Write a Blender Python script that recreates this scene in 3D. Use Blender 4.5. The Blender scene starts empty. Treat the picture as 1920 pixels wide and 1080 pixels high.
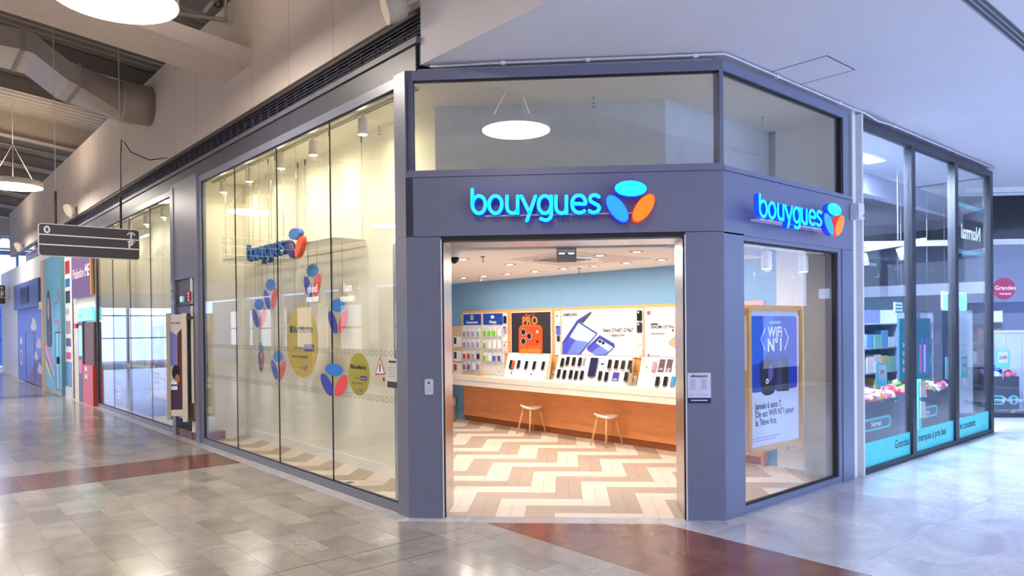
import bpy, math, random
from mathutils import Vector, Matrix

random.seed(11)
SC = bpy.context.scene
COL = SC.collection
Q = math.sqrt(0.5)

# ------------------------------------------------------------------ camera
CAM = Vector((-3.68897, -5.76051, 1.8))
FW = Vector((0.65473118, 0.75582116, -0.00783962))
RT = Vector((0.75575216, -0.65477764, -0.01024266))
UP = Vector((0.0128748313, -0.000781379584, 0.999916811))
FPX, V0 = 1352.3495, 620.7346
cd = bpy.data.cameras.new('camera')
cd.sensor_width = 36.0
cd.lens = FPX / 1920 * 36.0
cd.shift_y = (V0 - 540) / 1920
cd.clip_end = 300
cam = bpy.data.objects.new('camera', cd)
COL.objects.link(cam)
m3 = Matrix((RT, UP, -FW)).transposed()
cam.matrix_world = Matrix.Translation(CAM) @ m3.to_4x4()
SC.camera = cam

# ------------------------------------------------------------------ world, exposure
wd = bpy.data.worlds.new('world')
SC.world = wd
wd.use_nodes = True
bg = wd.node_tree.nodes['Background']
bg.inputs[0].default_value = (0.42, 0.56, 1.0, 1)
bg.inputs[1].default_value = 2.0
SC.view_settings.view_transform = 'Standard'
SC.view_settings.look = 'None'
SC.view_settings.gamma = 1
SC.view_settings.use_curve_mapping = False
SC.view_settings.exposure = 0.9
SC.cycles.use_light_tree = False
SC.cycles.max_bounces = 7
SC.cycles.diffuse_bounces = 4
SC.cycles.glossy_bounces = 3
SC.cycles.transparent_max_bounces = 12
LAMP_E = 27.0        # emission of the mall's disc pendants
SPOT_W = 5.0        # watts of a window track spot
DOWN_W = 9.5        # watts of a shop downlight
NORM_W = 380.0        # watts of the fill panels added in the next shop

# ------------------------------------------------------------------ helpers
def at(u, v, x=None, y=None, z=None, f=None):
    """point of the place seen at photo pixel (u, v) that lies on a known plane"""
    d = FW * FPX + RT * (u - 960) + UP * (V0 - v)
    if f is not None:
        t = (f - (CAM.x + CAM.y) * Q) / ((d.x + d.y) * Q)
    elif x is not None:
        t = (x - CAM.x) / d.x
    elif y is not None:
        t = (y - CAM.y) / d.y
    else:
        t = (z - CAM.z) / d.z
    return CAM + d * t

def lin(c):
    return tuple(((x / 255) / 12.92 if x / 255 <= 0.04045 else ((x / 255 + 0.055) / 1.055) ** 2.4) for x in c[:3])

class Fr:
    """a flat frame: origin, right, up, outward normal"""
    def __init__(s, o, u, v, n):
        s.o, s.u, s.v, s.n = Vector(o), Vector(u).normalized(), Vector(v).normalized(), Vector(n).normalized()
    def p(s, a, b, c=0.0):
        return s.o + s.u * a + s.v * b + s.n * c
    def sub(s, a, b, c=0.0):
        return Fr(s.p(a, b, c), s.u, s.v, s.n)
    def turn(s, ang):
        r = Matrix.Rotation(ang, 3, 'Z')
        return Fr(s.o, r @ s.u, s.v, r @ s.n)

ZUP = (0, 0, 1)
FL = Fr((0, 0, 0), (0, -1, 0), ZUP, (-1, 0, 0))            # left facade; u = -Y
FF = Fr((0, 0, 0), (1, -1, 0), ZUP, (-1, -1, 0))           # door facade; u along it
FRI = Fr((2.068, -2.068, 0), (1, 0, 0), ZUP, (0, -1, 0))   # right facade; u = X - 2.068

class MB:
    def __init__(s):
        s.v, s.f, s.sm = [], [], []
    def face(s, idx, smooth=False):
        s.f.append(idx); s.sm.append(smooth)
    def quad(s, a, b, c, d):
        k = len(s.v); s.v += [Vector(a), Vector(b), Vector(c), Vector(d)]; s.face((k, k+1, k+2, k+3))
    def prism(s, pts, vec, smooth=False):
        k = len(s.v); n = len(pts); vec = Vector(vec)
        s.v += [Vector(p) for p in pts] + [Vector(p) + vec for p in pts]
        s.face(tuple(range(k + n - 1, k - 1, -1))); s.face(tuple(range(k + n, k + 2 * n)))
        for i in range(n):
            j = (i + 1) % n
            s.face((k + i, k + j, k + n + j, k + n + i), smooth)
        return s
    def box(s, x0, x1, y0, y1, z0, z1):
        return s.prism([(x0, y0, z0), (x1, y0, z0), (x1, y1, z0), (x0, y1, z0)], (0, 0, z1 - z0))
    def plate(s, fr, outline, n0, n1, smooth=False):
        return s.prism([fr.p(a, b, n0) for a, b in outline], fr.n * (n1 - n0), smooth)
    def fbox(s, fr, a0, a1, b0, b1, n0, n1):
        return s.plate(fr, [(a0, b0), (a1, b0), (a1, b1), (a0, b1)], n0, n1)
    def ring(s, fr, outer, inner, n0, n1):
        """flat ring between two outlines with the same number of points"""
        k = len(s.v); n = len(outer)
        for nn in (n0, n1):
            s.v += [fr.p(a, b, nn) for a, b in outer] + [fr.p(a, b, nn) for a, b in inner]
        for i in range(n):
            j = (i + 1) % n
            s.face((k + 2*n + i, k + 2*n + j, k + 3*n + j, k + 3*n + i))
            s.face((k + i, k + n + i, k + n + j, k + j))
            s.face((k + i, k + j, k + 2*n + j, k + 2*n + i))
            s.face((k + n + i, k + 3*n + i, k + 3*n + j, k + n + j))
        return s
    def tube(s, path, r, seg=8, cap=True):
        path = [Vector(p) for p in path]; k0 = len(s.v); n = len(path)
        rr = r if isinstance(r, (list, tuple)) else [r] * n
        side = None
        for i, p in enumerate(path):
            t = (path[min(i + 1, n - 1)] - path[max(i - 1, 0)]).normalized()
            if side is None:
                side = t.orthogonal().normalized()
            else:
                side = (side - t * side.dot(t)).normalized()
            b = t.cross(side)
            for q in range(seg):
                a = 2 * math.pi * q / seg
                s.v.append(p + (side * math.cos(a) + b * math.sin(a)) * rr[i])
        for i in range(n - 1):
            for q in range(seg):
                w = (q + 1) % seg
                s.face((k0 + i*seg + q, k0 + i*seg + w, k0 + (i+1)*seg + w, k0 + (i+1)*seg + q), True)
        if cap:
            s.face(tuple(range(k0 + seg - 1, k0 - 1, -1)))
            s.face(tuple(range(k0 + (n-1)*seg, k0 + n*seg)))
        return s
    def lathe(s, c, axis, prof, seg=24, capa=True, capb=True):
        """profile of (radius, height) about axis through c"""
        c, ax = Vector(c), Vector(axis).normalized(); a1 = ax.orthogonal().normalized(); a2 = ax.cross(a1)
        k0 = len(s.v)
        for r, h in prof:
            for q in range(seg):
                a = 2 * math.pi * q / seg
                s.v.append(c + ax * h + (a1 * math.cos(a) + a2 * math.sin(a)) * r)
        for i in range(len(prof) - 1):
            for q in range(seg):
                w = (q + 1) % seg
                s.face((k0 + i*seg + q, k0 + i*seg + w, k0 + (i+1)*seg + w, k0 + (i+1)*seg + q), True)
        if capa: s.face(tuple(range(k0 + seg - 1, k0 - 1, -1)))
        if capb: s.face(tuple(range(k0 + (len(prof)-1)*seg, k0 + len(prof)*seg)))
        return s
    def stroke(s, fr, pts, w, n0, n1, closed=False, cap=True):
        """ribbon of width w along a 2-D path, with thickness and round ends"""
        pts = [Vector((p[0], p[1])) for p in pts]; n = len(pts); L = []; R = []
        for i in range(n):
            a = pts[i-1] if (closed or i > 0) else pts[i]
            b = pts[(i+1) % n] if (closed or i < n-1) else pts[i]
            t = (b - a).normalized(); nn = Vector((-t.y, t.x)) * (w / 2)
            L.append(pts[i] + nn); R.append(pts[i] - nn)
        k = len(s.v)
        for nn in (n0, n1):
            s.v += [fr.p(q.x, q.y, nn) for q in L] + [fr.p(q.x, q.y, nn) for q in R]
        for i in range(n if closed else n - 1):
            j = (i + 1) % n
            s.face((k+2*n+i, k+3*n+i, k+3*n+j, k+2*n+j)); s.face((k+i, k+j, k+n+j, k+n+i))
            s.face((k+i, k+2*n+i, k+2*n+j, k+j)); s.face((k+n+i, k+n+j, k+3*n+j, k+3*n+i))
        if cap and not closed:
            for p in (pts[0], pts[-1]):
                s.plate(fr, ell(p.x, p.y, w/2, w/2, 0, 10), n0, n1)
        return s

def ell(cx, cy, rx, ry, rot=0.0, n=32):
    c, q = math.cos(rot), math.sin(rot); o = []
    for i in range(n):
        a = 2 * math.pi * i / n; x, y = rx * math.cos(a), ry * math.sin(a)
        o.append((cx + x*c - y*q, cy + x*q + y*c))
    return o

def rrect(x0, x1, y0, y1, r, n=5):
    o = []
    for cx, cy, a0 in ((x1-r, y0+r, -90), (x1-r, y1-r, 0), (x0+r, y1-r, 90), (x0+r, y0+r, 180)):
        for i in range(n + 1):
            a = math.radians(a0 + 90 * i / n); o.append((cx + r*math.cos(a), cy + r*math.sin(a)))
    return o

def cr(pts, sub=6, closed=False):
    """smooth path through points"""
    P = [Vector((p[0], p[1])) for p in pts]; n = len(P); o = []
    for i in range(n if closed else n - 1):
        p1, p2 = P[i], P[(i+1) % n]
        p0 = P[i-1] if (closed or i > 0) else p1 * 2 - p2
        p3 = P[(i+2) % n] if (closed or i < n - 2) else p2 * 2 - p1
        for q in range(sub):
            t = q / sub
            o.append(0.5 * ((2*p1) + (p2-p0)*t + (2*p0-5*p1+4*p2-p3)*t*t + (3*p1-p0-3*p2+p3)*t**3))
    if not closed: o.append(P[-1])
    return [(q.x, q.y) for q in o]

def clip(poly, planes):
    """clip a 2-D polygon to half-planes a*x+b*y>=c"""
    for a, b, c in planes:
        out = []
        for i in range(len(poly)):
            p, q = poly[i-1], poly[i]
            dp, dq = a*p[0]+b*p[1]-c, a*q[0]+b*q[1]-c
            if (dp >= 0) != (dq >= 0):
                t = dp / (dp - dq); out.append((p[0]+(q[0]-p[0])*t, p[1]+(q[1]-p[1])*t))
            if dq >= 0: out.append(q)
        poly = out
        if len(poly) < 3: return []
    return poly

def area(p):
    return abs(sum(p[i-1][0]*p[i][1]-p[i][0]*p[i-1][1] for i in range(len(p)))) / 2

WL = {}          # world location of every object made
def put(o, parent, wl):
    COL.objects.link(o)
    wl = Vector(wl)
    if parent is not None:
        o.parent = parent; o.location = wl - WL[parent.name]
    else:
        o.location = wl
    WL[o.name] = wl
    return o

def props(o, label=None, cat=None, group=None, kind=None):
    if label: o['label'] = label
    if cat: o['category'] = cat
    if group: o['group'] = group
    if kind: o['kind'] = kind
    return o

def thing(name, label, cat, loc, group=None, kind=None):
    o = bpy.data.objects.new(name, None); o.empty_display_size = 0.1
    put(o, None, loc)
    return props(o, label, cat, group, kind)

def mesh_of(name, mb, mat, off):
    me = bpy.data.meshes.new(name)
    me.from_pydata([tuple(v - off) for v in mb.v], [], mb.f)
    me.polygons.foreach_set('use_smooth', mb.sm)
    me.materials.append(mat)
    me.update()
    return me

def part(name, mb, mat, parent=None, label=None, cat=None, group=None, kind=None, origin=None):
    if origin is None:
        if parent is not None:
            origin = WL[parent.name]
        else:
            xs = [v.x for v in mb.v]; ys = [v.y for v in mb.v]; zs = [v.z for v in mb.v]
            origin = Vector(((min(xs)+max(xs))/2, (min(ys)+max(ys))/2, min(zs)))
    o = bpy.data.objects.new(name, mesh_of(name, mb, mat, Vector(origin)))
    put(o, parent, origin)
    return props(o, label, cat, group, kind)

def struct(name, mb, mat, parent=None):
    return part(name, mb, mat, parent, kind=None if parent else 'structure')

def inst(src, loc, parent=None, **k):
    """copy of one object sharing its mesh"""
    o = src.copy(); o.parent = None
    for key in ('label', 'category', 'group'):
        if key in o: del o[key]
    put(o, parent, loc)
    return props(o, **k)

def copy_tree(src, loc, label=None, group=None):
    d = Vector(loc) - WL[src.name]
    r = src.copy(); put(r, None, loc)
    if label: r['label'] = label
    if group: r['group'] = group
    def kids(a, b):
        for ch in list(a.children):
            c = ch.copy(); c.parent = None
            put(c, b, WL[ch.name] + d); kids(ch, c)
    kids(src, r)
    return r

_TX = {}
def txt(fr, a, b, n, s, size, mat, parent, name='lettering', align='LEFT', depth=0.002, bold=0.0, sx=1.0, track=1.0, sub=None):
    """flat lettering as mesh, baseline start at (a, b)"""
    cu = bpy.data.curves.new('t', 'FONT'); cu.body = s; cu.size = size; cu.align_x = align
    cu.resolution_u = 2; cu.offset = bold; cu.space_character = track; cu.extrude = 0
    ob = bpy.data.objects.new('t', cu); COL.objects.link(ob)
    me = bpy.data.meshes.new_from_object(ob)
    bpy.data.objects.remove(ob); bpy.data.curves.remove(cu)
    mb = MB()
    mb.v = [fr.p(a + v.co.x * sx, b + v.co.y, n + depth) for v in me.vertices]
    for p in me.polygons: mb.face(tuple(p.vertices))
    bpy.data.meshes.remove(me)
    if not mb.v: return None
    return part(name, mb, mat, parent)

# ------------------------------------------------------------------ materials
MATS = {}
def M(name, rgb, rough=0.5, metal=0.0, emit=0.0, ergb=None, noise=0.04, nscale=6.0, vary=0.0, bump=0.0, bscale=60.0, spec=0.5, coat=0.0, stretch=None):
    m = bpy.data.materials.new(name); m.use_nodes = True
    nt = m.node_tree; b = nt.nodes['Principled BSDF']
    c = lin(rgb)
    b.inputs['Roughness'].default_value = rough
    b.inputs['Metallic'].default_value = metal
    b.inputs['Specular IOR Level'].default_value = spec
    b.inputs['Coat Weight'].default_value = coat
    tc = nt.nodes.new('ShaderNodeTexCoord'); src = tc.outputs['Object']
    if stretch:
        mp = nt.nodes.new('ShaderNodeMapping'); mp.inputs['Scale'].default_value = stretch
        nt.links.new(src, mp.inputs['Vector']); src = mp.outputs['Vector']
    nz = nt.nodes.new('ShaderNodeTexNoise'); nz.inputs['Scale'].default_value = nscale; nz.inputs['Detail'].default_value = 3
    nt.links.new(src, nz.inputs['Vector'])
    mr = nt.nodes.new('ShaderNodeMapRange')
    mr.inputs['From Min'].default_value = 0.3; mr.inputs['From Max'].default_value = 0.7
    mr.inputs['To Min'].default_value = 1 - noise; mr.inputs['To Max'].default_value = 1 + noise
    nt.links.new(nz.outputs['Fac'], mr.inputs['Value'])
    val = mr.outputs['Result']
    if vary:
        oi = nt.nodes.new('ShaderNodeObjectInfo'); g = nt.nodes.new('ShaderNodeNewGeometry')
        ad = nt.nodes.new('ShaderNodeMath'); ad.operation = 'ADD'
        nt.links.new(oi.outputs['Random'], ad.inputs[0]); nt.links.new(g.outputs['Random Per Island'], ad.inputs[1])
        fr = nt.nodes.new('ShaderNodeMath'); fr.operation = 'FRACT'; nt.links.new(ad.outputs[0], fr.inputs[0])
        m2 = nt.nodes.new('ShaderNodeMapRange'); m2.inputs['To Min'].default_value = 1 - vary; m2.inputs['To Max'].default_value = 1 + vary
        nt.links.new(fr.outputs[0], m2.inputs['Value'])
        mu = nt.nodes.new('ShaderNodeMath'); mu.operation = 'MULTIPLY'
        nt.links.new(val, mu.inputs[0]); nt.links.new(m2.outputs['Result'], mu.inputs[1]); val = mu.outputs[0]
    vm = nt.nodes.new('ShaderNodeVectorMath'); vm.operation = 'SCALE'; vm.inputs[0].default_value = c
    nt.links.new(val, vm.inputs['Scale'])
    nt.links.new(vm.outputs['Vector'], b.inputs['Base Color'])
    if bump:
        n2 = nt.nodes.new('ShaderNodeTexNoise'); n2.inputs['Scale'].default_value = bscale; n2.inputs['Detail'].default_value = 2
        nt.links.new(src, n2.inputs['Vector'])
        bp = nt.nodes.new('ShaderNodeBump'); bp.inputs['Strength'].default_value = bump; bp.inputs['Distance'].default_value = 0.01
        nt.links.new(n2.outputs['Fac'], bp.inputs['Height']); nt.links.new(bp.outputs['Normal'], b.inputs['Normal'])
    if emit:
        b.inputs['Emission Color'].default_value = (*lin(ergb or rgb), 1)
        b.inputs['Emission Strength'].default_value = emit
        if name not in ('lamp_diffuser', 'lamp_top_fill'):
            m.cycles.emission_sampling = 'NONE'      # small glowing things: their lamps carry the light
    MATS[name] = m
    return m

def glass_mat(name, tint=(1, 1, 1), f0=0.045, rough=0.0, boost=1.0, rgb=(255, 255, 255)):
    m = bpy.data.materials.new(name); m.use_nodes = True; nt = m.node_tree; nt.nodes.clear()
    out = nt.nodes.new('ShaderNodeOutputMaterial'); mx = nt.nodes.new('ShaderNodeMixShader')
    tr = nt.nodes.new('ShaderNodeBsdfTransparent'); tr.inputs[0].default_value = (*tint, 1)
    gl = nt.nodes.new('ShaderNodeBsdfGlossy'); gl.inputs['Roughness'].default_value = rough; gl.inputs[0].default_value = (*lin(rgb), 1)
    lw = nt.nodes.new('ShaderNodeLayerWeight'); lw.inputs[0].default_value = 0.5
    pw = nt.nodes.new('ShaderNodeMath'); pw.operation = 'POWER'; pw.inputs[1].default_value = 5
    mul = nt.nodes.new('ShaderNodeMath'); mul.operation = 'MULTIPLY_ADD'; mul.inputs[1].default_value = (1 - f0) * boost; mul.inputs[2].default_value = f0 * boost
    nt.links.new(lw.outputs['Facing'], pw.inputs[0]); nt.links.new(pw.outputs[0], mul.inputs[0])
    nt.links.new(mul.outputs[0], mx.inputs[0]); nt.links.new(tr.outputs[0], mx.inputs[1]); nt.links.new(gl.outputs[0], mx.inputs[2])
    nt.links.new(mx.outputs[0], out.inputs[0])
    MATS[name] = m
    return m

def film_mat(name, rgb, alpha=0.6, rough=0.4):
    """coloured translucent film or acrylic"""
    m = M(name, rgb, rough, noise=0.02)
    m.node_tree.nodes['Principled BSDF'].inputs['Alpha'].default_value = alpha
    return m

def marble_mat(name, rgb, dark, rough=0.18, scale=1.6, vary=0.12, vein=0.5):
    m = bpy.data.materials.new(name); m.use_nodes = True; nt = m.node_tree; b = nt.nodes['Principled BSDF']
    b.inputs['Roughness'].default_value = rough
    g = nt.nodes.new('ShaderNodeNewGeometry'); oi = nt.nodes.new('ShaderNodeObjectInfo')
    ad = nt.nodes.new('ShaderNodeMath'); ad.operation = 'ADD'
    nt.links.new(oi.outputs['Random'], ad.inputs[0]); nt.links.new(g.outputs['Random Per Island'], ad.inputs[1])
    fr = nt.nodes.new('ShaderNodeMath'); fr.operation = 'FRACT'; nt.links.new(ad.outputs[0], fr.inputs[0])
    cb = nt.nodes.new('ShaderNodeCombineXYZ')
    k = nt.nodes.new('ShaderNodeMath'); k.operation = 'MULTIPLY'; k.inputs[1].default_value = 37.0; nt.links.new(fr.outputs[0], k.inputs[0])
    nt.links.new(k.outputs[0], cb.inputs[2])
    va = nt.nodes.new('ShaderNodeVectorMath'); va.operation = 'ADD'
    nt.links.new(g.outputs['Position'], va.inputs[0]); nt.links.new(cb.outputs[0], va.inputs[1])
    n1 = nt.nodes.new('ShaderNodeTexNoise'); n1.inputs['Scale'].default_value = scale; n1.inputs['Detail'].default_value = 6; n1.inputs['Distortion'].default_value = 1.2
    n2 = nt.nodes.new('ShaderNodeTexNoise'); n2.inputs['Scale'].default_value = scale * 3.3; n2.inputs['Detail'].default_value = 8; n2.inputs['Distortion'].default_value = 2.0
    for n in (n1, n2): nt.links.new(va.outputs[0], n.inputs['Vector'])
    # veins: thin band where the distorted noise crosses its middle
    sb = nt.nodes.new('ShaderNodeMath'); sb.operation = 'SUBTRACT'; sb.inputs[1].default_value = 0.5; nt.links.new(n2.outputs['Fac'], sb.inputs[0])
    ab = nt.nodes.new('ShaderNodeMath'); ab.operation = 'ABSOLUTE'; nt.links.new(sb.outputs[0], ab.inputs[0])
    vr = nt.nodes.new('ShaderNodeMapRange'); vr.inputs['From Max'].default_value = 0.045; vr.inputs['To Min'].default_value = vein; vr.inputs['To Max'].default_value = 0.0
    nt.links.new(ab.outputs[0], vr.inputs['Value'])
    cl = nt.nodes.new('ShaderNodeMapRange'); cl.inputs['From Min'].default_value = 0.35; cl.inputs['From Max'].default_value = 0.72; cl.inputs['To Max'].default_value = 0.75
    nt.links.new(n1.outputs['Fac'], cl.inputs['Value'])
    mxf = nt.nodes.new('ShaderNodeMath'); mxf.operation = 'MAXIMUM'; nt.links.new(vr.outputs['Result'], mxf.inputs[0]); nt.links.new(cl.outputs['Result'], mxf.inputs[1])
    mx = nt.nodes.new('ShaderNodeMix'); mx.data_type = 'RGBA'
    mx.inputs['A'].default_value = (*lin(rgb), 1); mx.inputs['B'].default_value = (*lin(dark), 1)
    nt.links.new(mxf.outputs[0], mx.inputs['Factor'])
    m2 = nt.nodes.new('ShaderNodeMapRange'); m2.inputs['To Min'].default_value = 1 - vary; m2.inputs['To Max'].default_value = 1 + vary * 0.55
    nt.links.new(fr.outputs[0], m2.inputs['Value'])
    vm = nt.nodes.new('ShaderNodeVectorMath'); vm.operation = 'SCALE'
    nt.links.new(mx.outputs['Result'], vm.inputs[0]); nt.links.new(m2.outputs['Result'], vm.inputs['Scale'])
    nt.links.new(vm.outputs['Vector'], b.inputs['Base Color'])
    rr = nt.nodes.new('ShaderNodeMapRange'); rr.inputs['To Min'].default_value = rough * 0.7; rr.inputs['To Max'].default_value = rough * 1.5
    nt.links.new(n1.outputs['Fac'], rr.inputs['Value']); nt.links.new(rr.outputs['Result'], b.inputs['Roughness'])
    MATS[name] = m
    return m

def spot(name, loc, aim, watts, rgb, parent, ang=80, blend=0.6, size=0.04):
    l = bpy.data.lights.new(name, 'SPOT'); l.energy = watts; l.color = lin(rgb); l.spot_size = math.radians(ang); l.spot_blend = blend; l.shadow_soft_size = size
    o = bpy.data.objects.new(name, l); put(o, parent, loc)
    o.rotation_euler = Vector(aim).to_track_quat('-Z', 'Y').to_euler()
    return o

def areal(name, loc, aim, watts, rgb, parent, sx, sy=None, shape='DISK'):
    l = bpy.data.lights.new(name, 'AREA'); l.energy = watts; l.color = lin(rgb); l.shape = shape if sy is None else 'RECTANGLE'; l.size = sx
    if sy: l.size_y = sy
    o = bpy.data.objects.new(name, l); put(o, parent, loc)
    o.rotation_euler = Vector(aim).to_track_quat('-Z', 'Y').to_euler()
    return o

paint = M('shopfront_paint', (120, 124, 143), 0.32, noise=0.02)
paint_dark = M('shopfront_paint_dark', (84, 86, 100), 0.4, noise=0.03)
ledge_m = M('ledge_paint', (100, 99, 108), 0.45)
band_m = M('band_paint', (72, 74, 84), 0.4)
grille_m = M('grille_paint', (112, 114, 138), 0.5)
black = M('black_rubber', (18, 18, 22), 0.5)
blackg = M('black_gloss', (20, 20, 24), 0.12)
steel = M('brushed_steel', (196, 190, 190), 0.3, metal=1.0, noise=0.06, nscale=5, stretch=(40, 40, 1))
chrome = M('chrome', (200, 200, 205), 0.15, metal=1.0)
beige = M('beige_wall_paint', (205, 194, 184), 0.75, noise=0.02)
soffit_m = M('soffit_paint', (226, 224, 228), 0.8, noise=0.015, nscale=2)
cream = M('cream_wall_paint', (234, 230, 214), 0.75, noise=0.015)
white = M('white_paint', (238, 236, 232), 0.5, noise=0.01)
whitem = M('white_metal', (225, 224, 224), 0.35)
greyw = M('grey_panel', (168, 170, 176), 0.5)
intceil = M('interior_ceiling_paint', (240, 230, 222), 0.8, noise=0.015)
bluewall = M('blue_wall_paint', (128, 172, 210), 0.75, noise=0.015)
wood_o = M('orange_wood', (232, 150, 88), 0.4, noise=0.10, nscale=3.5, stretch=(1, 0.8, 6))
wood_p = M('pale_wood', (226, 172, 108), 0.45, noise=0.06, nscale=4, stretch=(1, 1, 8))
wood_l = M('stool_wood', (222, 170, 110), 0.45, noise=0.06, nscale=8)
slab_m = M('counter_slab', (236, 228, 216), 0.4, noise=0.02)
plank_l = M('pale_plank', (232, 217, 202), 0.42, noise=0.05, nscale=7, vary=0.035, stretch=(1, 1, 1))
plank_d = M('taupe_plank', (186, 166, 149), 0.42, noise=0.06, nscale=7, vary=0.05)
grout = M('grout', (206, 196, 186), 0.8)
roof_m = M('roof_deck', (168, 158, 146), 0.6, metal=0.2, noise=0.06)
roof_b = M('roof_beam', (150, 142, 134), 0.6)
duct_m = M('duct_metal', (176, 164, 150), 0.45, metal=0.3, noise=0.04)
lampglow = M('lamp_diffuser', (255, 250, 240), 0.5, emit=LAMP_E, ergb=(255, 243, 230), noise=0)
spotglow = M('spot_lens', (255, 255, 250), 0.4, emit=9, ergb=(255, 248, 235), noise=0)
downglow = M('downlight_lens', (255, 255, 255), 0.4, emit=6, ergb=(255, 250, 242), noise=0)
lampbody = M('lamp_body', (236, 228, 212), 0.5)
marble_g = marble_mat('grey_marble', (174, 166, 158), (122, 116, 112), 0.15, 1.5, 0.19)
marble_w = marble_mat('white_marble', (206, 204, 204), (158, 160, 168), 0.14, 1.7, 0.04, 0.6)
granite = marble_mat('brown_granite', (134, 82, 64), (88, 52, 42), 0.15, 2.2, 0.10, 0.3)
glass = glass_mat('clear_glass', (0.97, 0.985, 0.97), 0.045, boost=1.0)
navy = M('navy_print', (24, 34, 92), 0.4)
blue_p = M('blue_print', (28, 122, 216), 0.35)
indigo_p = M('indigo_print', (42, 48, 160), 0.35)
red_p = M('red_print', (236, 74, 52), 0.35)
orange_p = M('orange_print', (255, 106, 24), 0.35)
white_p = M('white_print', (248, 246, 248), 0.4, noise=0.01)
black_p = M('black_print', (28, 26, 32), 0.45)
dark_p = M('dark_print', (58, 52, 60), 0.35)
teal_p = M('teal_print', (64, 196, 200), 0.4)
green_p = M('green_print', (110, 214, 30), 0.4)
yellow_p = M('yellow_print', (226, 196, 44), 0.4)
redd_p = M('crimson_print', (200, 30, 40), 0.4)
grey_p = M('grey_print', (150, 150, 158), 0.45)
lgrey_p = M('light_grey_print', (208, 208, 214), 0.45)
# ================================================================== FLOORS
def gone(o):           # keeps the floor pieces' bookkeeping short
    return o
floor = struct('floor', MB().box(-14, 18, -9, 40, -0.2, -0.002), grout)
FRONT = lambda off: (-Q, -Q, off)                 # outside the door facade by off: -(x+y)/sqrt2 >= off
def pieces(parent, polys, mat, name, limit, z0, z1, near, far_name):
    """lay flat pieces; the ones nearest to `near` singly, the rest joined"""
    polys = [p for p in polys if len(p) > 2 and area(p) > 0.002]
    def key(p):
        cx = sum(q[0] for q in p)/len(p); cy = sum(q[1] for q in p)/len(p)
        return (cx-near[0])**2 + (cy-near[1])**2
    polys.sort(key=key)
    for p in polys[:limit]:
        mb = MB().prism([(x, y, z0) for x, y in p], (0, 0, z1 - z0))
        cx = sum(q[0] for q in p)/len(p); cy = sum(q[1] for q in p)/len(p)
        part(name, mb, mat, parent, origin=Vector((cx, cy, z0)))
    if polys[limit:]:
        mb = MB()
        for p in polys[limit:]: mb.prism([(x, y, z0) for x, y in p], (0, 0, z1 - z0))
        part(far_name, mb, mat, parent, kind='stuff')

def inview(p):
    for x, y in p:
        d = Vector((x, y, 0)) - CAM; w = d.dot(FW)
        if w > 0.5:
            u = 960 + FPX * d.dot(RT) / w; v = V0 - FPX * d.dot(UP) / w
            if -1600 < u < 3000 and v < 2600: return True
    return False

g = 0.0012
def rect(x0, x1, y0, y1): return [(x0+g, y0+g), (x1-g, y0+g), (x1-g, y1-g), (x0+g, y1-g)]
tiles = []
x = -0.13; k = 0
STRIPS = [(3.89, 4.97), (17.3, 18.3)]
while x > -9:
    x0 = x - 0.283; off = (k * 0.37) % 0.62
    y = -8.9 + off
    while y < 30:
        r = (y, y + 0.62)
        segs = [r]
        for s0, s1 in STRIPS:
            n2 = []
            for a, b in segs:
                if b <= s0 or a >= s1: n2.append((a, b)); continue
                if a < s0: n2.append((a, s0))
                if b > s1: n2.append((s1, b))
            segs = n2
        for a, b in segs:
            if b - a > 0.03:
                p = rect(x0, x, a, b)
                if inview(p): tiles.append(p)
        y += 0.62
    x = x0; k += 1
# tiles between the facade line and the brown strip that leads to the door
for i in range(2):
    xa, xb = -0.13 + i * 0.275, -0.13 + (i + 1) * 0.275
    y = -8.7 + i * 0.3
    while y < 0.3:
        p = clip(rect(xa, xb, y, y + 0.62), [FRONT(0.12)])
        if p and inview(p): tiles.append(p)
        y += 0.62
pieces(floor, tiles, marble_g, 'marble_tile', 290, -0.002, 0.0, (-1.7, -0.3), 'marble_tiles_beyond')
# border stones along the left shopfront
bord = []
y = 0.03
while y < 24:
    L = random.choice((0.5, 0.62, 0.7)); p = rect(-0.13, 0.0, y, y + L)
    bord.append(p); y += L
pieces(floor, bord, marble_w, 'border_stone', 40, -0.002, 0.0, (0, 0), 'border_stones_beyond')
# brown granite bands
br = []
for s0, s1 in STRIPS:
    x = -0.13
    while x > -9:
        for a, b in ((s0, (s0+s1)/2), ((s0+s1)/2, s1)):
            p = rect(x - 0.6, x, a, b)
            if inview(p): br.append(p)
        x -= 0.6
y = -9.0
while y < 0:
    for a, b in ((0.42, 0.99), (0.99, 1.567)):
        p = clip(rect(a, b, y, y + 0.9), [FRONT(0.14)])
        if p and inview(p): br.append(p)
    y += 0.9
pieces(floor, br, granite, 'granite_tile', 60, -0.002, 0.0, (0, 0), 'granite_tiles_beyond')
# white marble on the right
wm = []
yy = -2.21
for j in range(5):
    x = 1.567 + (0.6 if j % 2 else 0)
    if j % 2: wm.append(rect(1.567, 1.567 + 0.6, yy - 1.2, yy))
    while x < 17:
        wm.append(rect(x, x + 1.2, yy - 1.2, yy)); x += 1.2
    yy -= 1.2
p = clip(rect(1.567, 2.30, -2.21, -1.5), [FRONT(0.12)]); wm.append(p)
x = 2.30
while x < 17:
    wm.append(rect(x, x + 1.2, -2.21, -2.07 if x < 9.6 else -0.5)); x += 1.2
wm = [p for p in wm if inview(p)]
pieces(floor, wm, marble_w, 'marble_slab', 90, -0.002, 0.0, (3, -3), 'marble_slabs_beyond')
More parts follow.
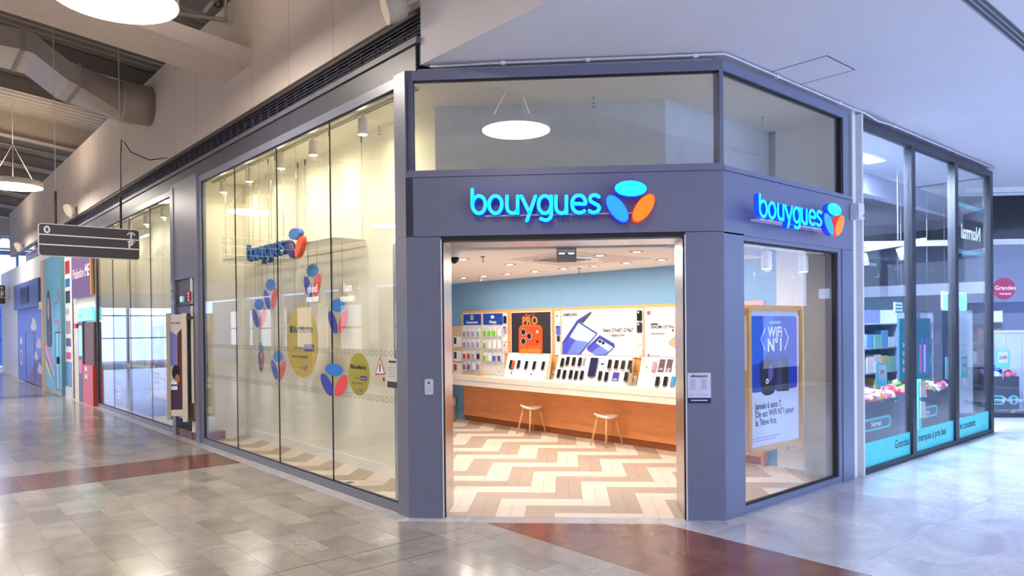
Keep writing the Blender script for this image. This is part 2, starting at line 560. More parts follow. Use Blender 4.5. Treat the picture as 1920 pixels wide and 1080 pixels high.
# sill stones along the door facade
sill = []
for i in range(5):
    a, b = 0.0 + i * 0.585, 0.585 + i * 0.585
    o = []
    for s, d in ((a+g, -0.118), (b-g, -0.118), (b-g, 0.066), (a+g, 0.066)):
        w = FF.p(s, 0, -d); o.append((w.x, w.y))
    sill.append(o)
pieces(floor, sill, marble_w, 'sill_stone', 10, -0.002, 0.0, (1, -1), 'x')

part('expansion_joint', MB().box(-1.9, 0.30, -0.622, -0.614, 0.0, 0.0006), dark_p, floor)
part('expansion_joint', MB().box(-1.7, 0.41, -1.003, -0.996, 0.0, 0.0006), dark_p, floor)
# herringbone planks inside the shop
SHOP = [(1, 0, 0.02), (0, 1, -2.05), (Q, Q, 0.07), (-1, 0, -4.72), (0, -1, -6.36)]
fs = clip([(-1, -4), (6, -4), (6, 9), (-1, 9)], SHOP)
floor_shop = struct('floor_shop', MB().prism([(x, y, -0.0019) for x, y in fs], (0, 0, 0.0004)), M('plank_joint', (120, 96, 80), 0.8))
UN = 0.28
pl = {0: [], 1: []}
def old2w(x, y): return ((x + y) * Q, (-x + y) * Q)
for i in range(-30, 31):
    for j in range(-12, 13):
        ox = 1.64 + UN * (-i + j); oy = 1.345 + UN * (i + 5 * j)
        if not (-8 < ox < 9 and -3 < oy < 12): continue
        for q in range(2):
            h = [(ox+g, oy+q*UN/2+g), (ox+3*UN-g, oy+q*UN/2+g), (ox+3*UN-g, oy+(q+1)*UN/2-g), (ox+g, oy+(q+1)*UN/2-g)]
            v = [(ox+q*UN/2+g, oy-3*UN+g), (ox+(q+1)*UN/2-g, oy-3*UN+g), (ox+(q+1)*UN/2-g, oy-g), (ox+q*UN/2+g, oy-g)]
            for r in (h, v):
                c = clip([old2w(*t) for t in r], SHOP)
                # keep what the windows and the door can show
                if c and area(c) > 0.002:
                    cx = sum(t[0] for t in c)/len(c); cy = sum(t[1] for t in c)/len(c)
                    if (cx < 0.93) or (cy < 6.0 - 0.0*cx and cy > -2.1 and not (cx < 1.6 and cy > 3.2) ):
                        pl[0 if i % 2 == 0 else 1].append(c)
pieces(floor_shop, pl[0], plank_l, 'pale_plank', 150, -0.0015, 0.0, (1.9, 0.4), 'pale_planks_beyond')
pieces(floor_shop, pl[1], plank_d, 'taupe_plank', 150, -0.0015, 0.0, (1.9, 0.4), 'taupe_planks_beyond')

# ================================================================== UPPER LEFT WALL, GRILLE, ROOF
wall_left = struct('wall_left', MB().box(0.145, 0.32, -0.1, 30, 4.81, 6.53), M('panel_joint', (120, 112, 106), 0.8))
y = 1.64 - 1.17 * 2 + 0.6
ys = [-0.1] + [1.64 + 1.17 * i for i in range(-1, 25)]
for a, b in zip(ys[:-1], ys[1:]):
    part('wall_panel', MB().box(0.12, 0.145, a + 0.004, b - 0.004, 4.81, 6.53), beige, wall_left, origin=Vector((0.12, a, 4.81)))
struct('wall_fascia', MB().box(0.12, 0.3, -9, -0.1, 4.25, 6.53), soffit_m)  # same paint as the beige panels, coloured whiter to stand for light
gr = thing('ventilation_grille', 'long dark louvred ventilation grille under the beige wall panels', 'grille', (0.16, 8, 4.5))
part('backing', MB().box(0.26, 0.28, -0.1, 24, 4.46, 4.84), black, gr)
part('frame_lip', MB().box(0.15, 0.26, -0.1, 24, 4.765, 4.81), M('grille_lip', (74, 68, 66), 0.6), gr)
for i in range(7):
    z = 4.515 + i * 0.037
    part('slat', MB().prism([(0.17, -0.1, z), (0.20, -0.1, z + 0.016), (0.20, -0.1, z + 0.020), (0.17, -0.1, z + 0.004)], (0, 24.1, 0)), grille_m, gr)
bar0 = None
for i in range(75):
    yb = 0.05 + i * 0.28
    if bar0 is None:
        bar0 = part('divider', MB().box(0.205, 0.235, yb, yb + 0.012, 4.50, 4.77), grille_m, gr, origin=Vector((0.205, yb, 4.5)))
    else:
        inst(bar0, (0.205, yb, 4.5), gr)
struct('trim_1', MB().box(0.07, 0.26, -0.1, 25.0, 4.448, 4.505), ledge_m)
tb = struct('trim_2', MB().box(0.12, 0.3, -0.1, 25.0, 4.245, 4.448), black)
for i in range(9):
    a = -0.05 + i * 2.8
    part('band_panel', MB().box(0.095, 0.12, a + 0.003, a + 2.797, 4.18, 4.445), band_m, tb, origin=Vector((0.095, a, 4.18)))

struct('wall_roof_void', MB().box(1.9, 2.0, -9, 37, 4.37, 7.4), roof_b)
# metal roof over the mall, pitched towards the wall
SL = 0.11
rz = lambda x: 7.2 + SL * (0.12 - x)
mb = MB(); yv = -9.0; prof = []
while yv < 40:
    prof += [(yv, 0.0), (yv + 0.10, 0.0), (yv + 0.13, 0.07), (yv + 0.27, 0.07)]; yv += 0.30
k = len(mb.v)
for yy, dz in prof:
    mb.v += [Vector((2.0, yy, rz(2.0) + dz)), Vector((-12.0, yy, rz(-12.0) + dz))]
for i in range(len(prof) - 1):
    mb.face((k + 2*i, k + 2*i + 1, k + 2*i + 3, k + 2*i + 2))
struct('ceiling_roof', mb, roof_m)
def slbeam(name, y0, y1, zb, h, mat, label, x0=1.0, x1=-12.0, flange=0.0, group=None):
    """I-beam along X that follows the roof pitch"""
    t = thing(name, label, 'beam', (0.1, (y0+y1)/2, zb), group)
    f = lambda x, dz: zb + SL * (0.12 - x) + dz
    def bar(nm, ya, yb, d0, d1, m):
        mbx = MB()
        mbx.prism([(x0, ya, f(x0, d0)), (x1, ya, f(x1, d0)), (x1, ya, f(x1, d1)), (x0, ya, f(x0, d1))], (0, yb - ya, 0))
        part(nm, mbx, m, t)
    if flange:
        c = (y0 + y1) / 2
        bar('web', c - 0.012, c + 0.012, 0.02, h - 0.02, mat)
        bar('lower_flange', y0, y1, 0, 0.02, mat); bar('upper_flange', y0, y1, h - 0.02, h, mat)
    else:
        bar('casing', y0, y1, 0, h, mat)
    return t
for i, (yc, lab) in enumerate(((6.3, 'roof purlin just behind the big disc lamp'), (8.0, 'roof purlin directly in front of the bent duct'), (10.6, 'roof purlin just past the round duct collar'), (13.3, 'roof purlin between duct and deep girder'))):
    slbeam('roof_purlin', yc - 0.07, yc + 0.07, 6.86, 0.32, roof_b, 'grey steel ' + lab, flange=1, group='roof purlins')
slbeam('roof_girder', 16.2, 16.5, 6.55, 0.66, duct_m, 'deep beige steel girder crossing below the metal roof', flange=1)
for i, yc in enumerate((18.6, 21.0, 23.6, 26.4, 29.6, 33.0)):
    slbeam('roof_purlin', yc - 0.08, yc + 0.08, 6.84, 0.34, roof_b, 'grey steel roof purlin, %s beyond the deep girder' % ('first', 'second', 'third', 'fourth', 'fifth', 'sixth')[i], flange=1, group='roof purlins')
# pipe with bracket near the top of the photograph
t = thing('sprinkler_pipe', 'thin painted pipe with a corner bracket under the roof beside the wall', 'pipe', (-0.3, 4.6, 5.9))
pa, pb = at(285, 18, x=-0.75), at(423, 38, x=-0.05)
part('pipe', MB().tube([pa + (pa - pb) * 1.2, pa, pb], 0.03, 8), roof_b, t)
part('bracket', MB().tube([pb, at(423, 0, x=-0.05), at(423, -30, x=-0.05)], 0.022, 6), roof_b, t)
part('hose', MB().tube([at(409 + 6*math.cos(a/2), 6 + 8*math.sin(a/2), x=-0.1) for a in range(0, 13)], 0.012, 6), black, t)
part('brace', MB().tube([at(383, 22, x=-0.4), at(408, -6, x=-0.2)], 0.03, 6), roof_b, t)

# white box beam that ends in the wall
t = thing('box_beam', 'wide beige boxed-in beam running down into the upper wall', 'beam', (0.1, 4.5, 5.41))
f = lambda x, dz: 5.41 + SL * (0.12 - x) + dz
beam_m = M('beam_casing', (206, 192, 178), 0.6)
for nm, ya, yb, d0, d1 in (('soffit_board', 4.05, 4.97, 0.0, 0.02), ('side_board', 4.05, 4.07, 0.02, 0.20), ('side_board', 4.95, 4.97, 0.02, 0.20), ('top_board', 4.05, 4.97, 0.20, 0.22)):
    part(nm, MB().prism([(0.30, ya, f(0.30, d0)), (-7, ya, f(-7, d0)), (-7, ya, f(-7, d1)), (0.30, ya, f(0.30, d1))], (0, yb - ya, 0)), beam_m, t)

# air duct
t = thing('air_duct', 'bent rectangular metal air duct ending in a round collar at the wall', 'duct', (-0.9, 9, 5.6))
def rsec(x, z0, z1, y0=8.4, y1=9.6): return [Vector((x, y0, z0)), Vector((x, y1, z0)), Vector((x, y1, z1)), Vector((x, y0, z1))]
def loft(secs):
    mb = MB(); n = len(secs[0])
    for s_ in secs: mb.v += s_
    for i in range(len(secs) - 1):
        for q in range(n):
            w = (q + 1) % n
            mb.face((i*n+q, i*n+w, (i+1)*n+w, (i+1)*n+q))
    mb.face(tuple(range(n - 1, -1, -1))); mb.face(tuple(range((len(secs)-1)*n, len(secs)*n)))
    return mb
part('straight_run', loft([rsec(-6, 6.42, 6.76), rsec(-1.95, 6.395, 6.72)]), duct_m, t)
part('sloped_run', loft([rsec(-1.95, 6.395, 6.72), rsec(-1.80, 6.37, 6.71), rsec(-1.30, 6.02, 6.36), rsec(-1.145, 5.97, 6.32)]), duct_m, t)
sq = []
N = 32
for fx in (0.0, 0.2, 0.4, 0.6, 0.8, 1.0):
    xx = -1.145 + fx * 0.72; ring = []
    for i in range(N):
        a = 2 * math.pi * i / N; c, s_ = math.cos(a), math.sin(a)
        mx = max(abs(c), abs(s_)); ry, rz2 = c / mx * 0.6, s_ / mx * 0.175 + 0.145
        cy, cz = c * 0.37, s_ * 0.37
        ring.append(Vector((xx, 9.0 + ry * (1 - fx) + cy * fx, 6.0 + rz2 * (1 - fx) + cz * fx)))
    sq.append(ring)
part('transition_piece', loft(sq), duct_m, t)
part('round_collar', MB().lathe((-0.425, 9.0, 6.0), (1, 0, 0), [(0.365, 0), (0.375, 0.05), (0.362, 0.10), (0.375, 0.2), (0.365, 0.3), (0.37, 0.54)], 32), duct_m, t)
for x, z0, z1 in ((-1.95, 6.395, 6.72), (-1.145, 5.97, 6.32)):
    part('flange', loft([rsec(x - 0.025, z0 - 0.03, z1 + 0.03, 8.37, 9.63), rsec(x + 0.025, z0 - 0.03, z1 + 0.03, 8.37, 9.63)]), roof_b, t)

# ================================================================== SOFFIT ON THE RIGHT
struct('ceiling', MB().box(0.301, 18, -9, 9, 4.25, 4.36), soffit_m)
h = thing('ceiling_hatch', 'square white access hatch set flush in the right soffit', 'hatch', (3.15, -2.4, 4.235))
part('hatch_panel', MB().box(2.872, 3.442, -2.642, -2.072, 4.2485, 4.25), soffit_m, h)
part('hatch_joint', MB().ring(Fr((3.157, -2.357, 4.2488), (1, 0, 0), (0, 1, 0), (0, 0, -1)), [(-.295, -.295), (.295, -.295), (.295, .295), (-.295, .295)], [(-.285, -.285), (.285, -.285), (.285, .285), (-.285, .285)], 0, 0.001), black, h)
v = thing('slot_vent', 'narrow slotted air vent in the soffit at the top right corner', 'vent', (3.6, -3.91, 4.235))
part('vent_body', MB().box(2.3, 6.0, -3.975, -3.845, 4.248, 4.25), grey_p, v)
for i in range(3):
    part('slot', MB().box(2.3, 6.0, -3.965 + i*0.04, -3.940 + i*0.04, 4.2475, 4.2482), dark_p, v)

# ================================================================== SHOPFRONT: LEFT DISPLAY WINDOWS
def window_left(n, y0, y1, yo0, yo1, splits):
    w = thing('window_%d' % n, None, None, (0.05, (y0+y1)/2, 0), kind='structure')
    for nm, a in (('bottom_rail', (0.02, 0.11, yo0, yo1, 0.0, 0.084)), ('top_rail', (0.02, 0.11, yo0, yo1, 4.086, 4.18)),
                  ('jamb', (0.02, 0.11, yo0, y0, 0.084, 4.086)), ('jamb', (0.02, 0.11, y1, yo1, 0.084, 4.086))):
        part(nm, MB().box(*a), paint, w)
    e = [y0] + splits + [y1]
    for a, b in zip(e[:-1], e[1:]):
        part('pane', MB().box(0.05, 0.060, a + 0.004, b - 0.004, 0.084, 4.086), glass, w)
    for sp in splits:
        part('joint_seal', MB().box(0.048, 0.062, sp - 0.004, sp + 0.004, 0.084, 4.086), black, w)
    part('gasket', MB().box(0.045, 0.065, y0, y1, 0.084, 0.094), black, w)
    part('gasket', MB().box(0.045, 0.065, y0, y1, 4.072, 4.086), black, w)
    part('gasket', MB().box(0.045, 0.065, y1 - 0.02, y1, 0.094, 4.072), black, w)
    return w
win1 = window_left(1, 0.216, 5.921, 0.19, 6.0, [1.623, 3.073, 4.521])
win2 = window_left(2, 7.49, 13.375, 7.40, 13.46, [8.874, 10.399, 11.864])

# vitrine behind the windows
struct('wall_vitrine', MB().prism([(0.854, 0.733, 0), (0.954, 0.774, 0), (0.954, 6.45, 0), (0.854, 6.45, 0)], (0, 0, 4.2)), cream)
struct('baseboard_vitrine', MB().box(0.838, 0.854, 0.733, 6.357, 0, 0.13), white)
struct('wall_vitrine_end', MB().box(0.02, 0.854, 6.357, 6.45, 0, 4.2), cream)
struct('baseboard_vitrine_end', MB().box(0.11, 0.838, 6.341, 6.357, 0, 0.13), white)
struct('ceiling_vitrine', MB().prism([(0.10, 0.02, 4.193), (2.06, -1.95, 4.193), (4.75, -1.95, 4.193), (4.75, 6.45, 4.193), (0.115, 6.45, 4.193), (0.115, 0.2, 4.193)], (0, 0, 0.04)), cream)
struct('wall_bulkhead', MB().prism([(0.854, 0.733, 2.625), (2.609, -1.021, 2.625), (2.65, -0.921, 2.625), (0.954, 0.774, 2.625)], (0, 0, 1.575)), M('bulkhead_paint', (214, 212, 206), 0.75))
struct('wall_bulkhead_right', MB().prism([(2.609, -1.021, 2.625), (4.72, -1.021, 2.625), (4.72, -0.921, 2.625), (2.65, -0.921, 2.625)], (0, 0, 1.575)), M('bulkhead_paint_right', (214, 214, 216), 0.75))
# second vitrine
struct('wall_vitrine_far', MB().box(0.854, 0.954, 7.45, 13.5, 0, 4.2), cream)
struct('wall_vitrine_far_end', MB().box(0.02, 0.854, 13.41, 13.5, 0, 4.2), cream)
struct('wall_vitrine_near_end', MB().box(0.11, 0.854, 7.40, 7.46, 0, 4.2), cream)
struct('ceiling_vitrine_far', MB().box(0.115, 0.954, 7.4, 13.5, 4.193, 4.24), cream)
struct('floor_vitrine_far', MB().box(0.02, 0.854, 7.46, 13.41, -0.005, 0.0), plank_l)
struct('baseboard_vitrine_far', MB().box(0.838, 0.854, 7.46, 13.41, 0, 0.13), white)

# ================================================================== SHOPFRONT: DOOR FACADE
def fplate(a0, a1, b0, b1, n0, n1): return MB().fbox(FF, a0, a1, b0, b1, n0, n1)
pl_ = thing('trim_3', None, None, (0.15, -0.1, 0), kind='structure')
# left pillar (plan runs back to the window frame)
part('pillar_cladding', MB().prism([(0, 0.0, 0), FF.p(0.327, 0, 0), FF.p(0.327, 0, -0.54), (0.22, 0.60, 0), (0.06, 0.215, 0), (0.0, 0.19, 0)], (0, 0, 2.634)), paint, pl_)
part('pillar_cladding', MB().prism([(0, 0.0, 2.637), (0.05, -0.05, 2.637), (0.10, 0.12, 2.637), (0.06, 0.215, 2.637), (0.0, 0.19, 2.637)], (0, 0, 4.192 - 2.637)), paint, pl_)
pr_ = thing('trim_4', None, None, (1.95, -1.95, 0), kind='structure')
part('pillar_cladding', MB().prism([FF.p(2.577, 0, 0), (2.068, -2.068, 0), (2.40, -2.068, 0), (2.40, -1.96, 0), (2.30, -1.75, 0), FF.p(2.577, 0, -0.54)], (0, 0, 2.634)), paint, pr_)
# header with the sign
hd = thing('trim_5', None, None, (1.03, -1.03, 2.637), kind='structure')
part('header_panel', fplate(0.0, 2.925, 2.640, 3.19, -0.25, 0.0), paint, hd)
part('header_sill', fplate(0.0, 2.93, 3.193, 3.255, -0.22, 0.012), paint, hd)
part('header_return', MB().fbox(FRI, 0.0, 2.637, 2.62, 3.19, -0.2, 0.0), paint, hd)
part('header_sill', MB().fbox(FRI, 0.0, 2.60, 3.193, 3.235, -0.2, 0.012), paint, hd)
# door opening lining
dr = thing('door_1', None, None, (1.03, -1.03, 0), kind='structure')
part('steel_jamb', fplate(0.327, 0.340, 0, 2.60, -0.54, -0.045), steel, dr)
part('steel_jamb', fplate(2.564, 2.577, 0, 2.60, -0.54, -0.045), steel, dr)
part('steel_head', fplate(0.327, 2.577, 2.585, 2.60, -0.54, -0.06), steel, dr)
part('jamb_edge', fplate(0.322, 0.334, 0, 2.61, -0.012, 0.006), whitem, dr)
part('jamb_edge', fplate(2.570, 2.582, 0, 2.61, -0.012, 0.006), whitem, dr)
part('shutter_guide', fplate(0.327, 0.345, 0, 2.60, -0.045, -0.012), black, dr)
part('shutter_guide', fplate(2.559, 2.577, 0, 2.60, -0.045, -0.012), black, dr)
part('shutter_slot', fplate(0.327, 2.577, 2.60, 2.637, -0.24, -0.01), black, dr)
# transoms
def transom(n, fr, a0, a1, aj0, aj1, z0, z1, label=None):
    w = thing('window_%d' % n, None, None, fr.p((a0+a1)/2, z0), kind='structure')
    part('pane', MB().fbox(fr, a0, a1, z0, z1, -0.05, -0.04), glass, w)
    part('top_rail', MB().fbox(fr, aj0, aj1, z1, 4.192, -0.10, 0.0), paint, w)
    if aj0 < a0: part('jamb', MB().fbox(fr, aj0, a0, z0, z1, -0.10, 0.0), paint, w)
    if aj1 > a1: part('jamb', MB().fbox(fr, a1, aj1, z0 - 0.0, z1, -0.10, 0.0), paint, w)
    part('gasket', MB().fbox(fr, a0, a1, z1 - 0.012, z1, -0.055, -0.02), black, w)
    return w
w3 = transom(3, FF, 0.075, 2.895, 0.012, 2.925, 3.255, 4.10)
part('gasket', MB().fbox(FF, 0.068, 0.078, 3.255, 4.10, -0.055, -0.02), black, w3)
part('corner_joint', MB().fbox(FF, 2.895, 2.912, 3.255, 4.10, -0.055, -0.03), black, w3)
w4 = transom(4, FRI, 0.01, 2.40, 0.0, 2.53, 3.235, 4.10)
part('gasket', MB().fbox(FRI, 2.36, 2.41, 3.235, 4.10, -0.055, -0.01), black, w4)
part('outer_gap', MB().fbox(FRI, 2.53, 2.60, 3.2, 4.19, -0.12, -0.03), black, w4)

# ================================================================== SHOPFRONT: RIGHT WINDOW
w5 = thing('window_5', None, None, FRI.p(1.3, 0), kind='structure')
part('jamb', MB().fbox(FRI, 0.333, 0.348, 0.0, 2.62, -0.10, -0.012), paint, w5)
part('jamb', MB().fbox(FRI, 2.28, 2.36, 0.0, 2.62, -0.10, -0.012), paint, w5)
part('jamb_cladding', MB().fbox(FRI, 2.36, 2.637, 0.0, 2.617, -0.20, 0.0), paint, w5)
part('bottom_rail', MB().fbox(FRI, 0.348, 2.28, 0.0, 0.068, -0.10, -0.012), paint, w5)
part('top_rail', MB().fbox(FRI, 0.348, 2.28, 2.577, 2.62, -0.10, -0.012), paint, w5)
part('pane', MB().fbox(FRI, 0.348, 2.28, 0.068, 2.577, -0.065, -0.055), glass, w5)
part('gasket', MB().fbox(FRI, 0.348, 2.28, 0.068, 0.083, -0.07, -0.03), black, w5)
part('gasket', MB().fbox(FRI, 0.348, 2.28, 2.562, 2.577, -0.07, -0.03), black, w5)
part('gasket', MB().fbox(FRI, 2.245, 2.28, 0.083, 2.562, -0.07, -0.03), black, w5)
struct('trim_6', MB().box(4.709, 4.94, -2.00, -1.85, 0, 4.25), white)
part('edge_profile', MB().box(4.709, 4.735, -2.06, -2.00, 0, 4.24), whitem, bpy.data.objects['trim_6'])
part('edge_profile', MB().box(4.895, 4.935, -2.09, -2.00, 0, 4.22), whitem, bpy.data.objects['trim_6'])

# ================================================================== SHOP INTERIOR SHELL
struct('wall_back', MB().box(4.72, 4.82, -1.11, 7.4, 0, 2.66), bluewall)
struct('wall_right', MB().box(4.72, 4.82, -2.05, -1.11, 0, 4.2), cream)
struct('baseboard_right', MB().box(4.704, 4.72, -2.0, -1.115, 0, 0.20), white)
struct('baseboard_back', MB().box(4.704, 4.72, -1.11, 5.9, 0, 0.12), bluewall)
struct('wall_closet', MB().box(4.47, 4.70, -1.95, -1.589, 0, 2.57), greyw)
struct('wall_end', MB().box(0.954, 4.82, 6.40, 6.5, 0, 2.66), bluewall)
struct('wall_partition', MB().box(0.954, 1.0, 0.8, 6.4, 0, 2.62), white)
cp = clip([(-1, -4), (6, -4), (6, 9), (-1, 9)], [(1, 0, 0.954), (0, 1, -0.921), (Q, Q, 1.22), (-1, 0, -4.72), (0, -1, -6.4)])
ic = struct('ceiling_shop', MB().prism([(x, y, 2.625) for x, y in cp], (0, 0, 0.04)), intceil)
# ================================================================== SIGNS
def px(fr, u, v, n=0.0):
    """(right, up) on a frame's plane of what photo pixel (u, v) shows there"""
    d = FW * FPX + RT * (u - 960) + UP * (V0 - v)
    o = fr.o + fr.n * n
    t = (o - CAM).dot(fr.n) / d.dot(fr.n)
    w = CAM + d * t - fr.o
    return (w.dot(fr.u), w.dot(fr.v))

cyan_e = M('cyan_letter_face', (40, 250, 255), 0.4, emit=2.2, ergb=(0, 245, 255), noise=0)
blue_side = M('blue_letter_side', (18, 84, 230), 0.4, emit=0.35, ergb=(10, 70, 255), noise=0)
azure_e = M('azure_panel', (30, 130, 240), 0.4, emit=0.75, ergb=(20, 130, 255), noise=0.05)
indigo_side = M('indigo_panel_side', (40, 50, 230), 0.4, emit=0.4, ergb=(30, 40, 255), noise=0)
orange_e = M('orange_panel_face', (255, 110, 20), 0.4, emit=0.9, ergb=(255, 96, 10), noise=0)
orange_side = M('orange_panel_side', (240, 70, 20), 0.4, emit=0.4, ergb=(255, 60, 10), noise=0)
GLYPH = {   # strokes in pixels of an enlarged view of the sign, y down
 'b': [([(437, 766), (437, 851)], 0), (ell(474, 851, 36.5, 49, 0, 28), 1)],
 'o': [(ell(567, 851, 36, 49, 0, 28), 1)],
 'u': [(cr([(632, 804), (632, 862), (640, 887), (660, 899), (682, 894), (692, 876)]), 0), ([(692, 804), (692, 899)], 0)],
 'y': [([(713, 804), (757, 895)], 0), ([(792, 804), (744, 940)], 0)],
 'g': [(ell(845, 851, 36, 49, 0, 28), 1), (cr([(881, 804), (881, 860), (881, 905), (872, 928), (850, 938), (822, 930)]), 0)],
 'U': [(cr([(907, 804), (907, 862), (915, 887), (935, 899), (956, 894), (966, 876)]), 0), ([(966, 804), (966, 899)], 0)],
 'e': [(cr([(1001, 846), (1036, 846), (1072, 846), (1068, 820), (1054, 804), (1035, 799), (1012, 808), (1000, 831), (999, 856), (1007, 880), (1026, 894), (1048, 896), (1067, 887)]), 0)],
 's': [(cr([(1148, 807), (1130, 798), (1110, 801), (1099, 816), (1104, 833), (1125, 845), (1145, 857), (1150, 874), (1138, 890), (1115, 895), (1095, 886)]), 0)],
}
LEAVES = [('top', ell(1328, 760, 93, 45, 0.02, 40)), ('left', ell(1252, 873, 92, 45, 0.93, 40)), ('right', ell(1400, 869, 92, 45, -0.96, 40))]
def sign(name, label, fr, mapf, n0, n1, wid, mats, telecom, group=None, rail=True):
    """letters and three leaves; mapf turns sign pixels into (right, up) on the frame"""
    c = mapf(800, 850)
    s = thing(name, label, 'sign', fr.p(c[0], c[1], 0), group)
    face, side, lf = mats
    for ch in 'bouygUes':
        body, top = MB(), MB()
        for pts, closed in GLYPH[ch]:
            q = [mapf(*p) for p in pts]
            body.stroke(fr, q, wid * 1.12, n0, n1, bool(closed)); top.stroke(fr, q, wid, n1, n1 + 0.003, bool(closed))
        l = part('letter', body, side, s)
        part('letter_face', top, face, l)
    for nm, pts in LEAVES:
        q = [mapf(*p) for p in pts]
        cx = sum(p[0] for p in q)/len(q); cy = sum(p[1] for p in q)/len(q)
        l = part('leaf_panel', MB().plate(fr, q, n0, n1, True), lf[nm][1], s)
        part('leaf_face', MB().plate(fr, [(cx+(p[0]-cx)*.95, cy+(p[1]-cy)*.95) for p in q], n1, n1 + 0.003), lf[nm][0], l)
    a, b = mapf(905, 942), mapf(1157, 942)
    txt(fr, a[0], a[1], n1 * 0.6, 'TELECOM', (b[0]-a[0]) * 0.165, telecom, s, 'small_lettering', sx=1.0, track=1.45)
    if rail:
        a, b = mapf(500, 908), mapf(1340, 890)
        part('rail', MB().fbox(fr, a[0], b[0], a[1] - 0.006, a[1] + 0.006, n0 * 0.3, n0), whitem, s)
    return s
LIT = (cyan_e, blue_side, {'top': (cyan_e, blue_side), 'left': (azure_e, indigo_side), 'right': (orange_e, orange_side)})
mf = lambda x, y: px(FF, 740 + x/3, 100 + y/3, 0.12)
wid = (mf(1150, 850)[0] - mf(437, 850)[0]) / 713 * 17.5
tele_m = M('sign_small_letters', (40, 60, 130), 0.4)
sign('illuminated_sign', 'glowing cyan lettering with three coloured leaves above the shop door', FF, mf, 0.05, 0.12, wid, LIT, tele_m)
# right facade: same sign, further from the wall
def mr(x, y):
    u = (x - 437) / (1467 - 437); w = (y - 712) / (955 - 712)
    return (0.265 + u * 1.70, 3.045 - w * 0.35)
sign('illuminated_sign', 'glowing cyan lettering with three leaves above the right side window', FRI, mr, 0.15, 0.205, 0.024, LIT, tele_m)
# blue letters hanging in the left vitrine
FV = Fr((0.28, 0, 0), (0, -1, 0), ZUP, (-1, 0, 0))
HL, HR = px(FV, 463, 468, 0.05), px(FV, 567, 455, 0.05)
HT, HB = px(FV, 551, 427, 0.05)[1], px(FV, 545, 486, 0.05)[1]
def mv(x, y):
    u = (x - 437) / (1467 - 437); w = (y - 712) / (955 - 712)
    return (HL[0] + u * (HR[0] - HL[0]), HT - w * (HT - HB))
blue_pl = M('blue_foam_letters', (64, 136, 218), 0.4)
leafb = M('leaf_blue', (60, 125, 215), 0.4); leafn = M('leaf_navy', (44, 46, 120), 0.4); leafo = M('leaf_orange', (250, 88, 30), 0.4)
hs = sign('hanging_letters', 'thick blue block letters with leaves hung behind the left window glass', FV, mv, -0.01, 0.05, 0.026, (blue_pl, M('blue_foam_side', (26, 70, 140), 0.5), {'top': (leafb, leafb), 'left': (leafn, leafn), 'right': (leafo, leafo)}), blue_pl, rail=False)
for yv in (4.6, 4.2, 3.8, 3.4, 3.0):
    part('wire', MB().tube([(0.28, yv, 3.0), (0.28, yv, 4.19)], 0.003, 5), chrome, hs)

# ================================================================== LEFT VITRINE CONTENTS
tk = thing('track_rail', 'white ceiling track along the left display window', 'track', (0.35, 3.5, 4.16))
part('rail', MB().box(0.33, 0.37, 0.3, 6.3, 4.165, 4.2), M('track_white', (214, 212, 196), 0.4), tk)
part('slot', MB().box(0.344, 0.356, 0.3, 6.3, 4.162, 4.166), black, tk)
def track_spot(loc, label, watts, rgb, aim, group, z_top, tilt=0.0):
    x, y, z = loc
    t = thing('track_spotlight', label, 'spotlight', (x, y, z - 0.09), group)
    part('housing', MB().lathe((x, y, z - 0.09), (0, 0, 1), [(0.052, 0), (0.054, 0.01), (0.050, 0.17), (0.045, 0.18)], 20), lampbody, t)
    part('lens', MB().lathe((x, y, z - 0.0925), (0, 0, 1), [(0.046, 0), (0.046, 0.002)], 20), spotglow, t)
    part('stem', MB().tube([(x, y, z + 0.09), (x, y, z_top)], 0.012, 8), lampbody, t)
    part('adapter', MB().box(x - 0.018, x + 0.018, y - 0.07, y + 0.07, z_top - 0.012, z_top + 0.01), lampbody, t)
    areal('beam', (x, y, z - 0.10), aim, watts, rgb, t, 0.08)
    pt = bpy.data.lights.new('ceiling_fill', 'POINT'); pt.energy = watts * 0.4; pt.color = lin(rgb); pt.shadow_soft_size = 0.03  # extra point light added to brighten the ceiling around the spot
    put(bpy.data.objects.new('ceiling_fill', pt), t, (x, y, z - 0.13))
    return t
ordn = ['nearest the door', 'second from the door', 'third from the door', 'fourth from the door', 'furthest from the door']
for i, yv in enumerate((1.41, 2.65, 3.62, 4.75, 5.82)):
    track_spot((0.35, yv, 4.035), 'cylindrical ceiling spotlight in the near left window, %s' % ordn[i], SPOT_W, (255, 238, 202), (0.28, 0, -1), 'track spotlights in the left windows', 4.165)
tk2 = thing('track_rail', 'white ceiling track in the far left display window', 'track', (0.35, 10.4, 4.16))
part('rail', MB().box(0.33, 0.37, 7.6, 13.3, 4.165, 4.2), MATS['track_white'], tk2)
for i, yv in enumerate((8.0, 9.1, 10.3, 11.6, 12.9)):
    track_spot((0.35, yv, 4.035), 'cylindrical ceiling spotlight in the far left window, %s' % ordn[i].replace('door', 'poster box'), SPOT_W, (255, 238, 202), (0.28, 0, -1), 'track spotlights in the left windows', 4.165)
def sprinkler(p, label, down=0.07):
    t = thing('sprinkler', label, 'sprinkler', p - Vector((0, 0, down)), 'ceiling sprinklers')
    part('rosette', MB().lathe(p - Vector((0, 0, 0.006)), (0, 0, 1), [(0.03, 0), (0.03, 0.006)], 16), dark_p, t)
    part('pipe', MB().tube([p, p - Vector((0, 0, down * 0.7))], 0.009, 8), chrome, t)
    part('deflector', MB().lathe(p - Vector((0, 0, down)), (0, 0, 1), [(0.02, 0), (0.02, 0.004), (0.006, 0.02)], 12), chrome, t)
sprinkler(Vector((0.76, 1.75, 4.2)), 'small sprinkler head at the window ceiling beside the door pillar', 0.12)
sprinkler(Vector((0.78, 5.2, 4.2)), 'small sprinkler head at the far corner of the near left window', 0.12)
